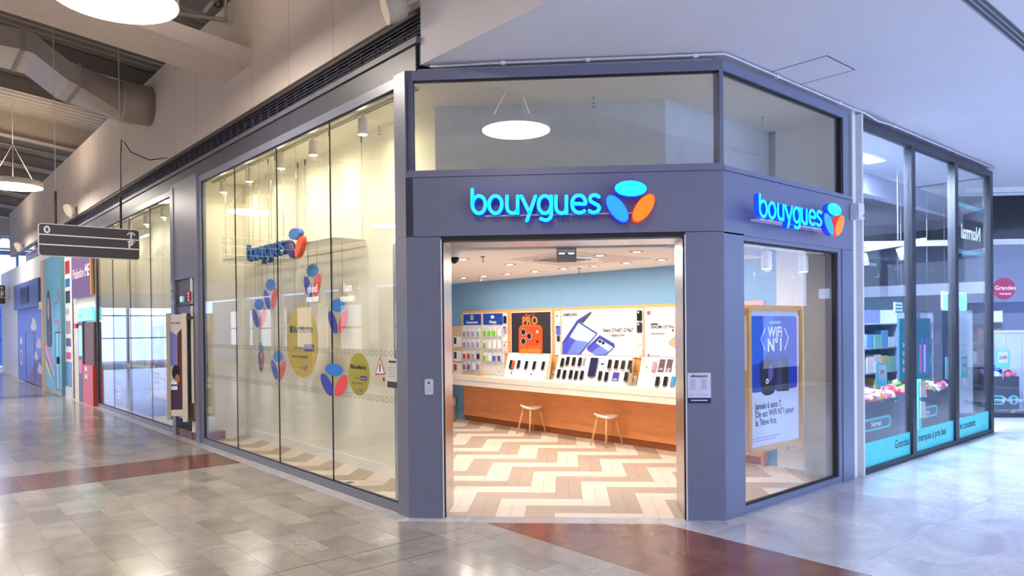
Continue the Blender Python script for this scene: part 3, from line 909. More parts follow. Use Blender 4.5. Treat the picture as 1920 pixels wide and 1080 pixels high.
sprinkler(Vector((1.949, -0.60, 4.2)), 'small sprinkler head behind the glass above the door sign', 0.12)
sprinkler(Vector((4.0, -1.35, 4.2)), 'small sprinkler head behind the glass above the right sign', 0.12)

# suspended metal grids
grid_m = M('grid_metal', (228, 226, 220), 0.45)
for nm, y0, y1 in (('nearer the door', 2.26, 4.0), ('further from the door', 4.12, 5.95)):
    t = thing('hanging_grid', 'flat wire grid hung level in the left window, %s' % nm, 'grid', (0.62, (y0+y1)/2, 2.88), 'hanging grids')
    part('rim', MB().ring(Fr((0.62, (y0+y1)/2, 2.885), (1, 0, 0), (0, 1, 0), ZUP), [(-.25, -(y1-y0)/2), (.25, -(y1-y0)/2), (.25, (y1-y0)/2), (-.25, (y1-y0)/2)], [(-.235, -(y1-y0)/2+.015), (.235, -(y1-y0)/2+.015), (.235, (y1-y0)/2-.015), (-.235, (y1-y0)/2-.015)], -0.008, 0.008), grid_m, t)
    mb = MB()
    k = int((y1-y0)/0.05)
    for i in range(1, k): mb.box(0.385, 0.855, y0 + i*0.05 - 0.007, y0 + i*0.05 + 0.007, 2.882, 2.888)
    for i in range(1, 10): mb.box(0.37 + i*0.05 - 0.007, 0.37 + i*0.05 + 0.007, y0, y1, 2.882, 2.888)
    part('wire_mesh', mb, grid_m, t, kind='stuff')
    for xa in (0.40, 0.84):
        for ya in (y0 + 0.06, y1 - 0.06):
            part('suspension_wire', MB().tube([(xa, ya, 2.89), (xa, ya, 4.2)], 0.003, 5), chrome, t)
            part('wire_clamp', MB().tube([(xa, ya, 4.12), (xa, ya, 4.2)], 0.008, 6), dark_p, t)
# hanging leaf emblems
film_b = M('emblem_blue', (24, 120, 212), 0.35); film_n = M('emblem_navy', (46, 50, 168), 0.35); film_r = M('emblem_red', (238, 70, 62), 0.35)
acryl = glass_mat('clear_acrylic', (0.96, 0.97, 0.97), 0.05)
def emblem(name, label, fr, h, w, hang=None, n=0.006, backing=True, group='hanging leaf emblems'):
    """three leaves on a clear sheet; frame origin at the emblem's middle"""
    t = thing(name, label, 'emblem', fr.o - Vector((0, 0, h/2)), group)
    m = lambda x, y: ((x - 1327) / 285 * w, -(y - 833) / 243 * h)
    for (nm, pts), mt in zip(LEAVES, (film_b, film_n, film_r)):
        part('leaf', MB().plate(fr, [m(*p) for p in pts], 0, n, True), mt, t)
    if backing:
        o = [m(*p) for p in cr([(1225, 742), (1328, 702), (1432, 742), (1482, 800), (1440, 900), (1345, 975), (1310, 975), (1215, 900), (1174, 800)], 3, True)]
        part('clear_sheet', MB().plate(fr, o, -0.004, -0.001), acryl, t)
    if hang:
        for dx in (-0.25 * w, 0.25 * w):
            p = fr.p(dx, h * 0.42, 0)
            part('wire', MB().tube([p, (p.x, p.y, hang)], 0.0022, 5), dark_p, t)
    return t
def wl(y, z, a=0.0, x=0.42): return Fr((x, y, z), (0, -1, 0), ZUP, (-1, 0, 0)).turn(a)
emblem('hanging_emblem', 'blue and red leaf emblem hung highest left, under the blue letters', wl(4.19, 2.277), 0.437, 0.49, 2.88)
emblem('hanging_emblem', 'blue and red leaf emblem hung furthest left, at middle height', wl(4.612, 2.015, 0.05), 0.421, 0.47, 2.88)
emblem('hanging_emblem', 'narrow leaf emblem turned nearly edge-on, hung lowest left', wl(4.565, 1.375, -0.22), 0.427, 0.47, 2.88)
emblem('hanging_emblem', 'blue and red leaf emblem hung low, left of the big yellow disc', wl(3.958, 1.277), 0.417, 0.49, 2.88)
emblem('hanging_emblem', 'blue and red leaf emblem hung above the big yellow disc', wl(2.858, 2.396), 0.425, 0.495, 2.88)
emblem('hanging_emblem', 'blue and red leaf emblem hung right of the big yellow disc', wl(2.184, 1.932), 0.433, 0.495, 2.88)
gy = (at(601, 712, x=0.046).y + at(652.4, 712, x=0.046).y) / 2
emblem('emblem_sticker', 'wide leaf emblem sticker on the glass beside the small yellow disc', Fr((0.0475, gy, at(626, 712.3, x=0.046).z), (0, -1, 0), ZUP, (-1, 0, 0)), 0.375, 0.655, None, 0.0015, False, None)
# yellow discs
ylw = film_mat('yellow_disc_print', (214, 184, 46), 0.93); ylw2 = film_mat('olive_disc_film', (176, 168, 40), 0.82)
def disc(name, label, fr, r, mat, n, hang=None):
    t = thing(name, label, 'disc sign', fr.o - Vector((0, 0, r)))
    part('disc', MB().plate(fr, ell(0, 0, r, r, 0, 48), 0, n), mat, t)
    sc = r / 0.47
    part('square_mark', MB().fbox(fr, -0.36*sc, -0.27*sc, 0.115*sc, 0.205*sc, n, n + 0.001), black_p, t)
    txt(fr, -0.25*sc, 0.115*sc, n, 'BackMarket', 0.122*sc, black_p, t, bold=0.002*sc)
    txt(fr, -0.20*sc, -0.10*sc, n, 'arrive en', 0.065*sc, navy, t)
    part('lozenge', MB().plate(fr, rrect(0.07*sc, 0.36*sc, -0.125*sc, -0.035*sc, 0.02*sc), n, n + 0.001), navy, t)
    txt(fr, 0.095*sc, -0.10*sc, n + 0.001, 'exclusivité', 0.058*sc, white_p, t)
    txt(fr, -0.06*sc, -0.215*sc, n, 'dans vos boutiques', 0.062*sc, navy, t, align='CENTER')
    m = lambda x, y: (0.12*sc + (x - 1327) / 285 * 0.10*sc, -0.345*sc - (y - 833) / 243 * 0.085*sc)
    for (nm, pts), mt in zip(LEAVES, (film_b, film_n, film_r)):
        part('leaf', MB().plate(fr, [m(*p) for p in pts], n, n + 0.001), mt, t)
    txt(fr, -0.10*sc, -0.36*sc, n, 'bouygues', 0.05*sc, blue_p, t)
    if hang:
        for dx in (-0.2, 0.2):
            p = fr.p(dx, r * 0.85, 0.002); part('wire', MB().tube([p, (p.x, p.y, hang)], 0.0022, 5), dark_p, t)
disc('round_hanging_sign', 'big round yellow sign hung in the left window', Fr((0.38, 3.10, 1.62), (0, -1, 0), ZUP, (-1, 0, 0)), 0.467, ylw, 0.006, 2.88)
gy = (at(653.3, 701, x=0.046).y + at(692.4, 701, x=0.046).y) / 2
disc('round_sticker', 'small round olive yellow sticker on the glass near the door', Fr((0.0485, gy, at(672, 701.5, x=0.046).z), (0, -1, 0), ZUP, (-1, 0, 0)), 0.225, ylw2, 0.001)
# stickers on the near pane
FG = Fr((0.0490, 0, 0), (0, -1, 0), ZUP, (-1, 0, 0))
t = thing('warning_sticker', 'white triangular warning sticker with red border on the glass', 'sticker', (0.047, 0.5, 1.15))
a, b, c = px(FG, 703.5, 703), px(FG, 722.5, 702.5), px(FG, 712.5, 669)
part('red_border', MB().plate(FG, [a, b, c], 0, 0.001), redd_p, t)
ce = ((a[0]+b[0]+c[0])/3, (a[1]+b[1]+c[1])/3)
part('white_field', MB().plate(FG, [(ce[0]+(p[0]-ce[0])*.78, ce[1]+(p[1]-ce[1])*.78) for p in (a, b, c)], 0.001, 0.0018), white_p, t)
part('figure', MB().fbox(FG, ce[0]-0.012, ce[0]+0.012, ce[1]-0.03, ce[1]+0.05, 0.0018, 0.0024), dark_p, t)
a, b = px(FG, 704, 722), px(FG, 722, 704)
part('caption_plate', MB().fbox(FG, a[0], b[0], a[1], b[1] - 0.004, 0, 0.001), M('caption_beige', (206, 196, 176), 0.5), t)
part('blue_logo', MB().fbox(FG, b[0]-0.035, b[0]-0.008, b[1]-0.06, b[1]-0.02, 0.001, 0.0018), navy, t)
t = thing('notice_sticker', 'pale paper notice stuck on the left glass beside the pillar', 'notice', (0.047, 0.27, 1.2))
a, b = px(FG, 726.5, 726), px(FG, 744, 673)
part('paper', MB().fbox(FG, a[0], b[0], a[1], b[1], 0, 0.001), M('notice_paper', (216, 218, 206), 0.6), t)
part('footer', MB().fbox(FG, a[0], b[0], a[1], a[1] + 0.06, 0.001, 0.0016), dark_p, t)
part('title', MB().fbox(FG, a[0]+0.03, b[0]-0.01, b[1]-0.04, b[1]-0.02, 0.001, 0.0016), dark_p, t)
for i in range(5):
    part('text_line', MB().fbox(FG, a[0]+0.02, b[0]-0.02, b[1]-0.09-i*0.022, b[1]-0.085-i*0.022, 0.001, 0.0016), grey_p, t)
# rows of small rings on the panes
ring_m = M('ring_print', (120, 118, 112), 0.5)
def dots(win, y0, y1, x=0.0490):
    src = None
    for z in (1.537, 1.076):
        yv = y0 + 0.06
        while yv < y1 - 0.03:
            o = Vector((x, yv, z))
            if src is None:
                f_ = Fr(o, (0, -1, 0), ZUP, (-1, 0, 0))
                src = part('ring_decal', MB().ring(f_, ell(0, 0, 0.031, 0.031, 0, 16), ell(0, 0, 0.0255, 0.0255, 0, 16), 0, 0.001), ring_m, win, origin=o)
            else:
                inst(src, o, win)
            yv += 0.0935
dots(win1, 0.216, 5.9)

# ================================================================== FAR LEFT VITRINE CONTENTS
bl_tot = M('totem_blue', (44, 140, 236), 0.4); bl_dark = M('totem_navy', (34, 84, 160), 0.4)
t = thing('blue_totem', 'tall slim blue advertising totem behind the far left window', 'totem', (0.36, 12.7, 0))
fr = Fr((0.36, 0, 0), (0, -1, 0), ZUP, (-1, 0, 0))
a, b = px(fr, 208, 764), px(fr, 229, 587)
a = (max(a[0], -13.34), a[1])
part('body', MB().plate(fr, rrect(a[0], b[0], 0.02, b[1], 0.06), -0.06, 0.0), bl_tot, t)
part('rim', MB().ring(fr, rrect(a[0]-.02, b[0]+.02, 0.0, b[1]+.02, 0.08), rrect(a[0], b[0], 0.02, b[1], 0.06), -0.07, 0.01), M('totem_rim', (150, 170, 200), 0.4), t)
part('lower_panel', MB().fbox(fr, a[0]+.02, b[0]-.02, 0.04, 0.62, 0.0, 0.004), bl_dark, t)
for i in range(4): part('printed_line', MB().fbox(fr, a[0]+.35, b[0]-.25, 0.2 + i*0.09, 0.23 + i*0.09, 0.004, 0.006), white_p, t)
t = thing('blue_desk', 'plain blue reception block behind the far left window', 'desk', (0.45, 10.6, 0))
a, b = px(fr, 242, 690)[0], px(fr, 280, 690)[0]; zt = px(fr, 261, 690)[1]
part('front', MB().fbox(fr, a, b, 0.0, zt, -0.30, 0.0), M('desk_blue', (36, 92, 190), 0.4), t)
part('top', MB().fbox(fr, a - 0.02, b + 0.02, zt, zt + 0.03, -0.32, 0.02), whitem, t)
t2 = thing('tablet_stand', 'small upright blue tablet standing on the blue desk', 'tablet', fr.p((a+b)/2, zt + 0.03, -0.1))
part('tablet', MB().fbox(fr, (a+b)/2 - 0.07, (a+b)/2 + 0.07, zt + 0.05, zt + 0.42, -0.11, -0.10), bl_dark, t2)
part('screen', MB().fbox(fr, (a+b)/2 - 0.06, (a+b)/2 + 0.06, zt + 0.06, zt + 0.41, -0.10, -0.098), bl_tot, t2)
part('foot', MB().fbox(fr, (a+b)/2 - 0.08, (a+b)/2 + 0.08, zt + 0.03, zt + 0.05, -0.16, -0.06), whitem, t2)
def wifi_poster(name, label, fr, x0, x1, z0, z1, bw, hang=2.6):
    """wood framed poster with routers; x right, z up on the frame"""
    w, h = x1 - x0, z1 - z0
    t = thing(name, label, 'poster', fr.p((x0+x1)/2, z0))
    for q in (0.15, 0.85): part('hanging_wire', MB().tube([fr.p(x0 + w*q, z1 - 0.01), fr.p(x0 + w*q, hang)], 0.002, 5), chrome, t)
    part('wood_frame', MB().ring(fr, rrect(x0, x1, z0, z1, 0.06), rrect(x0+bw, x1-bw, z0+bw, z1-bw, 0.012), -0.03, 0.03), wood_p, t)
    part('paper', MB().fbox(fr, x0+bw*.9, x1-bw*.9, z0+bw*.9, z1-bw*.9, -0.01, 0.004), M('poster_paper', (226, 228, 244), 0.45), t)
    A = lambda u, v: (x0 + bw + u * (w - 2*bw), z0 + bw + v * (h - 2*bw))
    p0, p1 = A(0.03, 0.40), A(0.97, 0.96)
    part('blue_field', MB().plate(fr, rrect(p0[0], p1[0], p0[1], p1[1], 0.04), 0.004, 0.005), M('poster_blue', (14, 54, 176), 0.4, noise=0.18, nscale=1.5), t)
    c = A(0.30, 0.86)
    part('light_arc', MB().plate(fr, clip(ell(c[0]-0.25, c[1]+0.05, 0.42, 0.42, 0, 40), [(1, 0, p0[0]), (0, 1, p0[1]), (-1, 0, -p1[0]), (0, -1, -p1[1])]), 0.005, 0.0055), M('poster_azure', (34, 100, 212), 0.4, noise=0.12, nscale=2), t)
    # routers
    c = A(0.355, 0.46)
    part('router_print', MB().plate(fr, cr([(c[0]-.13, c[1]-.08), (c[0]-.165, c[1]+.08), (c[0]-.15, c[1]+.20), (c[0]-.06, c[1]+.25), (c[0]+.09, c[1]+.25), (c[0]+.16, c[1]+.19), (c[0]+.165, c[1]+.06), (c[0]+.13, c[1]-.09), (c[0]+.05, c[1]-.125), (c[0]-.06, c[1]-.125)], 4, True), 0.006, 0.007), M('router_dark', (30, 28, 48), 0.4), t)
    part('router_loop', MB().plate(fr, ell(c[0]+.05, c[1]+.10, 0.05, 0.085, -0.12, 24), 0.007, 0.0075), M('router_violet', (112, 96, 160), 0.4), t)
    c2 = A(0.655, 0.46)
    part('router_print', MB().plate(fr, [(c2[0]-.13, c2[1]-.10), (c2[0]+.13, c2[1]-.11), (c2[0]+.12, c2[1]+.24), (c2[0]+.02, c2[1]+.28), (c2[0]-.12, c2[1]+.25)], 0.0075, 0.008), MATS['router_dark'], t)
    part('router_face', MB().plate(fr, [(c2[0]-.13, c2[1]-.10), (c2[0]-.01, c2[1]-.105), (c2[0]-.01, c2[1]+.27), (c2[0]-.12, c2[1]+.25)], 0.008, 0.0085), M('router_mid', (64, 60, 88), 0.5), t)
    m = lambda x, y: (c[0] - 0.02 + (x - 1327) / 285 * 0.07, c[1] + 0.02 - (y - 833) / 243 * 0.06)
    for nm, pts in LEAVES: part('leaf', MB().plate(fr, [m(*p) for p in pts], 0.0075, 0.008), white_p, t)
    c = A(0.5, 0.79)
    k = w / 1.1
    txt(fr, c[0], c[1] + 0.02*k, 0.006, 'WiFi', 0.15*k, white_p, t, align='CENTER', bold=0.004*k)
    txt(fr, c[0], c[1] - 0.13*k, 0.006, 'N°1', 0.19*k, white_p, t, align='CENTER', bold=0.006*k)
    txt(fr, c[0], c[1] + 0.155*k, 0.006, 'opérateur', 0.06*k, white_p, t, align='CENTER')
    for sx in (-1, 1):
        part('chevron', MB().stroke(fr, [(c[0]+sx*.20*k, c[1]+.10*k), (c[0]+sx*.28*k, c[1]), (c[0]+sx*.20*k, c[1]-.12*k)], 0.014*k, 0.006, 0.007), white_p, t)
    part('chevron', MB().stroke(fr, [(c[0]-.08*k, c[1]+.24*k), (c[0], c[1]+.29*k), (c[0]+.08*k, c[1]+.24*k)], 0.014*k, 0.006, 0.007), white_p, t)
    for i, s_ in enumerate(('Jamais 6 sans 7.', 'On est WiFi N°1 pour', 'la 7ème fois.')):
        c = A(0.10, 0.275 - i * 0.06)
        txt(fr, c[0], c[1], 0.004, s_, 0.094*k, navy, t, bold=0.0016*k, sx=0.90)
    for i in range(2):
        c = A(0.05, 0.06 - i * 0.02); part('small_print', MB().fbox(fr, c[0], c[0] + 0.55*k - i*.1, c[1], c[1]+0.007, 0.004, 0.005), grey_p, t)
    return t
frp = Fr((0.30, 0, 0), (0, -1, 0), ZUP, (-1, 0, 0))
a, b = px(frp, 285, 742), px(frp, 313, 600)
wifi_poster('framed_poster', 'framed blue poster hung behind the far left window beside the poster box', frp, a[0], a[0] + 1.05, a[1], b[1], 0.05, 4.19)

# ================================================================== PILLAR BETWEEN THE WINDOWS
pz = thing('trim_7', None, None, (0.1, 6.7, 0), kind='structure')
part('closet_back', MB().box(0.05, 0.10, 6.16, 7.22, 0.42, 4.19), paint_dark, pz)
part('closet_back', MB().box(0.5, 0.55, 6.46, 7.39, 0.0, 0.45), dark_p, pz)
part('cover_plate', MB().box(0.0, 0.05, 6.06, 7.38, 2.62, 4.24), paint, pz)
part('post', MB().box(-0.01, 0.12, 6.0, 6.16, 0, 4.19), paint, pz)
part('post', MB().box(-0.01, 0.12, 7.22, 7.40, 0, 4.19), paint, pz)
part('lower_panel', MB().box(0.03, 0.05, 6.16, 7.22, 0.42, 2.60), paint_dark, pz)
part('door_edge', MB().box(0.02, 0.035, 6.2, 7.1, 2.17, 2.20), black, pz)
part('plinth_stone', MB().box(0.02, 0.45, 6.16, 7.22, 0, 0.13), granite, pz)
part('kick_panel', MB().box(0.02, 0.035, 6.16, 7.22, 0.30, 0.60), steel, pz)
# poster box standing off the pillar
pb = thing('poster_box', 'cream framed film poster box mounted on the pillar between the left windows', 'poster box', (-0.1, 6.5, 0.35))
frb = Fr((-0.10, 6.50, 0), (1, -0.42, 0), ZUP, (-0.42, -1, 0))
a, b, c_, d = px(frb, 318, 775), px(frb, 350, 588), px(frb, 350, 785), px(frb, 318, 590)
x0, x1 = a[0], b[0]; z0, z1 = 0.40, 2.03
box_m = M('poster_box_paint', (226, 216, 196), 0.45)
part('case', MB().fbox(frb, x0, x1, z0, z1, -0.14, -0.01), box_m, pb)
part('side_post', MB().fbox(frb, x1 - 0.075, x1, z0 - 0.10, z1 + 0.02, -0.16, 0.03), box_m, pb)
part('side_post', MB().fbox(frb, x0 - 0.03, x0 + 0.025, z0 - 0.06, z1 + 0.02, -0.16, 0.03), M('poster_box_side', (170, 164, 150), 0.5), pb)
part('bottom_rail', MB().fbox(frb, x0 + 0.025, x1 - 0.075, z0, z0 + 0.10, -0.01, 0.02), box_m, pb)
xa, xb = x0 + 0.025, x1 - 0.075
part('paper', MB().fbox(frb, xa, xb, z0 + 0.10, z1, -0.01, 0.0), M('film_poster_paper', (216, 206, 204), 0.4), pb)
part('dark_print', MB().fbox(frb, xa, xb, z0 + 0.10, z0 + 0.42, 0.0, 0.001), M('film_dark', (74, 62, 84), 0.3), pb)
part('brown_print', MB().plate(frb, [((xa+xb)/2, z0+.42), (xb, z0+.42), (xb, z1-.22), ((xa+xb)/2+.02, z1-.30)], 0.0, 0.001), M('film_brown', (104, 56, 50), 0.3), pb)
part('violet_print', MB().plate(frb, [(xa, z0+.80), ((xa+xb)/2, z0+.80), ((xa+xb)/2+.02, z1-.34), (xa, z1-.26)], 0.0, 0.001), M('film_violet', (126, 128, 208), 0.3), pb)
part('hair_print', MB().plate(frb, ell((xa+xb)/2-.01, z0+.70, (xb-xa)*.34, 0.12, 0, 20), 0.001, 0.002), black_p, pb)
part('face_print', MB().plate(frb, ell((xa+xb)/2+.01, z0+.60, (xb-xa)*.2, 0.07, 0, 20), 0.002, 0.003), M('film_skin', (178, 124, 102), 0.4), pb)
part('blue_card', MB().fbox(frb, xa, xa+(xb-xa)*.55, z0+.42, z0+.56, 0.002, 0.003), white_p, pb)
part('blue_card', MB().fbox(frb, xa, xa+(xb-xa)*.55, z0+.48, z0+.51, 0.003, 0.004), blue_p, pb)
txt(frb, (xa+xb)/2, z1 - 0.15, 0.0, 'VILLIERS', (xb-xa)*0.22, black_p, pb, align='CENTER', bold=0.001)
for q in (2.0, 0.35): part('bracket', MB().box(-0.06, 0.03, 6.35, 6.42, q - 0.04, q), paint_dark, pb)
for nm, lab, u, v, w_, h_, mt in (('junction_box', 'larger grey junction box at the edge of the far left window', 324, 538, .11, .11, greyw), ('junction_box', 'small upper grey switch box at the edge of the far left window', 326, 552, .06, .07, greyw), ('junction_box', 'small lower grey switch box at the edge of the far left window', 327, 567, .06, .08, greyw), ('fire_notice', 'small red and white fire notice on the pillar cover plate', 357, 556, .08, .16, redd_p), ('status_light', 'small turquoise glowing status light box on the pillar', 343, 561, .14, .10, whitem)):
    fq = Fr((-0.01, 0, 0), (0, -1, 0), ZUP, (-1, 0, 0)); c = px(fq, u, v)
    t = thing(nm, lab, nm.replace('_', ' '), fq.p(*c))
    part('box', MB().fbox(fq, c[0]-w_/2, c[0]+w_/2, c[1]-h_/2, c[1]+h_/2, 0, 0.03), mt, t)
    if nm == 'status_light':
        part('lamp', MB().plate(fq, ell(c[0], c[1], 0.035, 0.035), 0.03, 0.034), M('turquoise_lamp', (40, 230, 240), 0.4, emit=6, ergb=(30, 235, 255)), t)
        part('red_tag', MB().fbox(fq, c[0]-w_/2-.03, c[0]-w_/2+.03, c[1]+.06, c[1]+.12, 0, 0.01), redd_p, t)
    elif nm == 'fire_notice':
        for i in range(3): part('white_symbol', MB().fbox(fq, c[0]-.028, c[0]+.028, c[1]-.07+i*.05, c[1]-.035+i*.05, 0.03, 0.032), white_p, t)
    else:
        part('cover', MB().fbox(fq, c[0]-w_*.42, c[0]+w_*.42, c[1]-h_*.42, c[1]+h_*.42, 0.03, 0.036), lgrey_p, t)

p = at(655, 905, z=0.0)
t = thing('floor_socket', 'small metal floor socket plate on the planks of the near left window', 'socket', (p.x, p.y, 0.0))
part('plate', MB().box(p.x - 0.05, p.x + 0.05, p.y - 0.05, p.y + 0.05, 0.0, 0.004), steel, t)
part('lid', MB().box(p.x - 0.03, p.x + 0.03, p.y - 0.03, p.y + 0.03, 0.004, 0.006), dark_p, t)
# ================================================================== COUNTER AND DISPLAY WALL
FB = Fr((4.72, 0, 0), (0, -1, 0), ZUP, (-1, 0, 0))           # back wall; right = -Y
ct = thing('counter_base', 'long orange wooden counter front under the cream worktop', 'counter', (4.68, 2.2, 0))
for i in range(5):
    y1 = 5.29 - i * 1.248
    part('front_panel', MB().box(4.645, 4.70, y1 - 1.246, y1, 0.10, 0.72), wood_o, ct, origin=Vector((4.645, y1, 0.1)))
part('plinth', MB().box(4.66, 4.70, -0.95, 5.29, 0.0, 0.10), M('plinth_wood', (150, 84, 44), 0.5, noise=0.08), ct)
part('end_panel', MB().box(4.60, 4.70, -0.985, -0.95, 0.0, 0.72), wood_o, ct)
wt = thing('worktop', 'long cream two-layer worktop running below the phone displays', 'worktop', (4.46, 2.2, 0.72))
for i in range(8):
    y1 = 6.1 - i * 0.9
    part('upper_board', MB().box(4.20, 4.70, y1 - 0.897, y1, 0.813, 0.90), slab_m, wt, origin=Vector((4.2, y1, 0.813)))
    part('lower_board', MB().box(4.205, 4.70, y1 - 0.897 - 0.3, y1 - 0.3, 0.72, 0.810), slab_m, wt, origin=Vector((4.2, y1, 0.72)))
wb = thing('wood_boarding', 'pale wooden boarding on the blue wall behind the displays', 'boarding', (4.7, 2.2, 0.9))
for i in range(6):
    z0 = 0.90 + i * 0.198
    part('board', MB().box(4.692, 4.7185, -0.95, 5.36, z0 + 0.002, z0 + 0.196), wood_p, wb, origin=Vector((4.692, 2.2, z0)))

def lightbox(name, label, cat, y0, y1, z0, z1, mat, n0=0.029, n1=0.055, edge=whitem):
    """framed flat panel on the back wall between Y=y1 (left) and Y=y0 (right)"""
    t = thing(name, label, cat, FB.p(-(y0+y1)/2, z0, n0))
    part('case', MB().fbox(FB, -y1 - 0.018, -y0 + 0.018, z0 - 0.018, z1 + 0.018, n0, n1 - 0.004), edge, t)
    part('print', MB().fbox(FB, -y1, -y0, z0, z1, n1 - 0.004, n1), mat, t)
    return t
blue_sign = M('sign_blue', (36, 72, 172), 0.4)
for y0, y1, s_, lab in ((4.76, 5.305, 'Accessoires', 'blue header sign above the left pegboard reading Accessoires'), (4.14, 4.695, 'Charge', 'blue header sign above the right pegboard reading Charge')):
    t = lightbox('header_sign', lab, 'sign', y0, y1, 1.815, 2.02, blue_sign)
    txt(FB, -(y0+y1)/2, 1.845, 0.056, s_, 0.072, white_p, t, align='CENTER', bold=0.002)
    if s_ == 'Charge':
        part('icon', MB().plate(FB, rrect(-(y0+y1)/2-.05, -(y0+y1)/2+.04, 1.93, 1.985, 0.012), 0.056, 0.058), white_p, t)
    else:
        part('icon', MB().ring(FB, ell(-(y0+y1)/2, 1.955, 0.045, 0.045), ell(-(y0+y1)/2, 1.955, 0.028, 0.028), 0.056, 0.058), white_p, t)
peg_m = M('pegboard_white', (232, 228, 228), 0.5)
for y0, y1, lab in ((4.745, 5.365, 'white pegboard hung with accessories under the Accessoires sign'), (4.12, 4.735, 'white pegboard hung with chargers under the Charge sign')):
    t = thing('pegboard', lab, 'pegboard', FB.p(-(y0+y1)/2, 0.905, 0.03))
    part('board', MB().fbox(FB, -y1, -y0, 0.905, 1.80, 0.028, 0.045), peg_m, t)
    part('edge', MB().fbox(FB, -y1 - 0.012, -y1, 0.905, 2.03, 0.028, 0.05), wood_p, t)
    for r in range(4): part('hook_rail', MB().fbox(FB, -y1 + 0.02, -y0 - 0.02, 1.74 - r*0.215, 1.755 - r*0.215, 0.045, 0.05), whitem, t)
PK = {'grey': M('pack_grey', (150, 150, 172), 0.25), 'red': M('pack_red', (196, 58, 44), 0.35), 'green': green_p, 'white': white_p, 'teal': M('pack_teal', (120, 190, 190), 0.3), 'black': M('pack_black', (46, 42, 48), 0.3), 'lilac': M('pack_lilac', (170, 160, 205), 0.3), 'blue': M('pack_blue', (70, 100, 180), 0.35)}
Z675 = lambda x, y: (840 + x/6.75, 560 + y/6.75)
rown = ('top', 'second', 'third', 'bottom'); coln = ('first', 'second', 'third', 'last')
def pack(x, y, col, lab, w=0.085, h=0.165):
    a, z = px(FB, *Z675(x, y), 0.09)
    t = thing('accessory_pack', lab, 'pack', FB.p(a, z - h/2, 0.07), 'hanging accessory packs')
    part('card', MB().fbox(FB, a - w/2, a + w/2, z - h/2, z + h/2, 0.075, 0.080), white_p if col != 'black' else lgrey_p, t)
    part('blister', MB().plate(FB, rrect(a - w*.36, a + w*.36, z - h*.42, z + h*.16, 0.01, 2), 0.080, 0.100), PK[col], t)
    part('hook', MB().tube([FB.p(a, z + h*.44, 0.045), FB.p(a, z + h*.46, 0.13)], 0.003, 5), chrome, t)
cols1 = (205, 262, 318, 380); rows1 = (432, 568, 715, 850)
C1 = [['grey', 'lilac', 'lilac', 'teal'], ['grey', 'lilac', 'lilac', 'lilac'], ['red', 'red', 'lilac', 'black'], ['red', 'blue', 'white', 'grey']]
for r in range(4):
    for c in range(4):
        pack(cols1[c], rows1[r], C1[r][c], '%s blister pack, %s from left in the %s row of the left pegboard' % (C1[r][c], coln[c], rown[r]))
cols2 = (462, 522, 582, 645); rows2 = (425, 580, 740)
C2 = [['green', 'green', 'green', 'white'], ['green', 'white', 'white', 'white'], ['green', 'white', 'blue', 'blue']]
for r in range(3):
    for c in range(4):
        pack(cols2[c], rows2[r], C2[r][c], '%s charger pack, %s from left in the %s row of the right pegboard' % (C2[r][c], coln[c], rown[r] if r < 2 else 'bottom'))
# narrow board with cards left of the pegboards
t = thing('side_board', 'narrow cream board with photo cards at the left end of the display wall', 'board', FB.p(-5.55, 0.905, 0.02))
a0 = px(FB, 850.5, 640, 0.03)[0]
part('board', MB().fbox(FB, a0 - 0.15, -5.385, 0.905, 1.80, 0.0, 0.02), M('side_board_wood', (228, 196, 160), 0.5), t)
for i, (v0_, v1_, mt) in enumerate(((631, 650, dark_p), (658, 677, dark_p), (681, 700, redd_p))):
    zt, zb = px(FB, 856, v0_, 0.04)[1], px(FB, 856, v1_, 0.04)[1]
    c = part('photo_card', MB().fbox(FB, a0 + 0.01, -5.39, zb, zt, 0.03, 0.036), white_p, t)
    part('photo', MB().fbox(FB, a0 + 0.02, a0 + 0.10, zb + 0.05, zt - 0.02, 0.036, 0.038), mt, c)
# narrow columns of cases between the posters
def case_item(a, z, w, h, mat, lab, nm='phone_case', hole=True):
    t = thing(nm, lab, nm.replace('_', ' '), FB.p(a, z - h/2, 0.05), 'cases on the narrow columns')
    part('shell', MB().plate(FB, rrect(a - w/2, a + w/2, z - h/2, z + h/2, 0.015, 3), 0.055, 0.07), mat, t)
    if hole: part('camera_cutout', MB().plate(FB, rrect(a - w*.36, a + w*.02, z + h*.22, z + h*.42, 0.01, 2), 0.07, 0.073), lgrey_p if mat in (black_p, dark_p, blackg) else dark_p, t)
def column(y0, y1, lab):
    t = thing('display_column', lab, 'column', FB.p(-(y0+y1)/2, 1.3, 0.03))
    part('backing', MB().fbox(FB, -y1, -y0, 1.30, 2.03, 0.028, 0.05), peg_m, t)
    part('edge', MB().fbox(FB, -y0, -y0 + 0.015, 1.30, 2.03, 0.028, 0.055), wood_p, t)
column(4.005, 4.12, 'narrow white column of phone cases between pegboards and orange phone poster')
column(2.66, 2.80, 'narrow white column of cases between orange and foldable phone posters')
column(0.955, 1.085, 'narrow white column of cases right of the foldable phone poster')
for (x, y), mt, lab in (((720, 265), navy, 'dark violet phone case at the top of the leftmost column'), ((720, 395), PK['lilac'], 'lilac phone case second down in the leftmost column'), ((720, 500), white_p, 'white accessory box third down in the leftmost column'), ((725, 620), M('case_cream', (236, 224, 214), 0.4), 'cream accessory box lowest in the leftmost column')):
    a, z = px(FB, *Z675(x, y), 0.06); case_item(a, z, 0.075, 0.13, mt, lab)
Z6 = lambda x, y: (1040 + x/6, 560 + y/6)
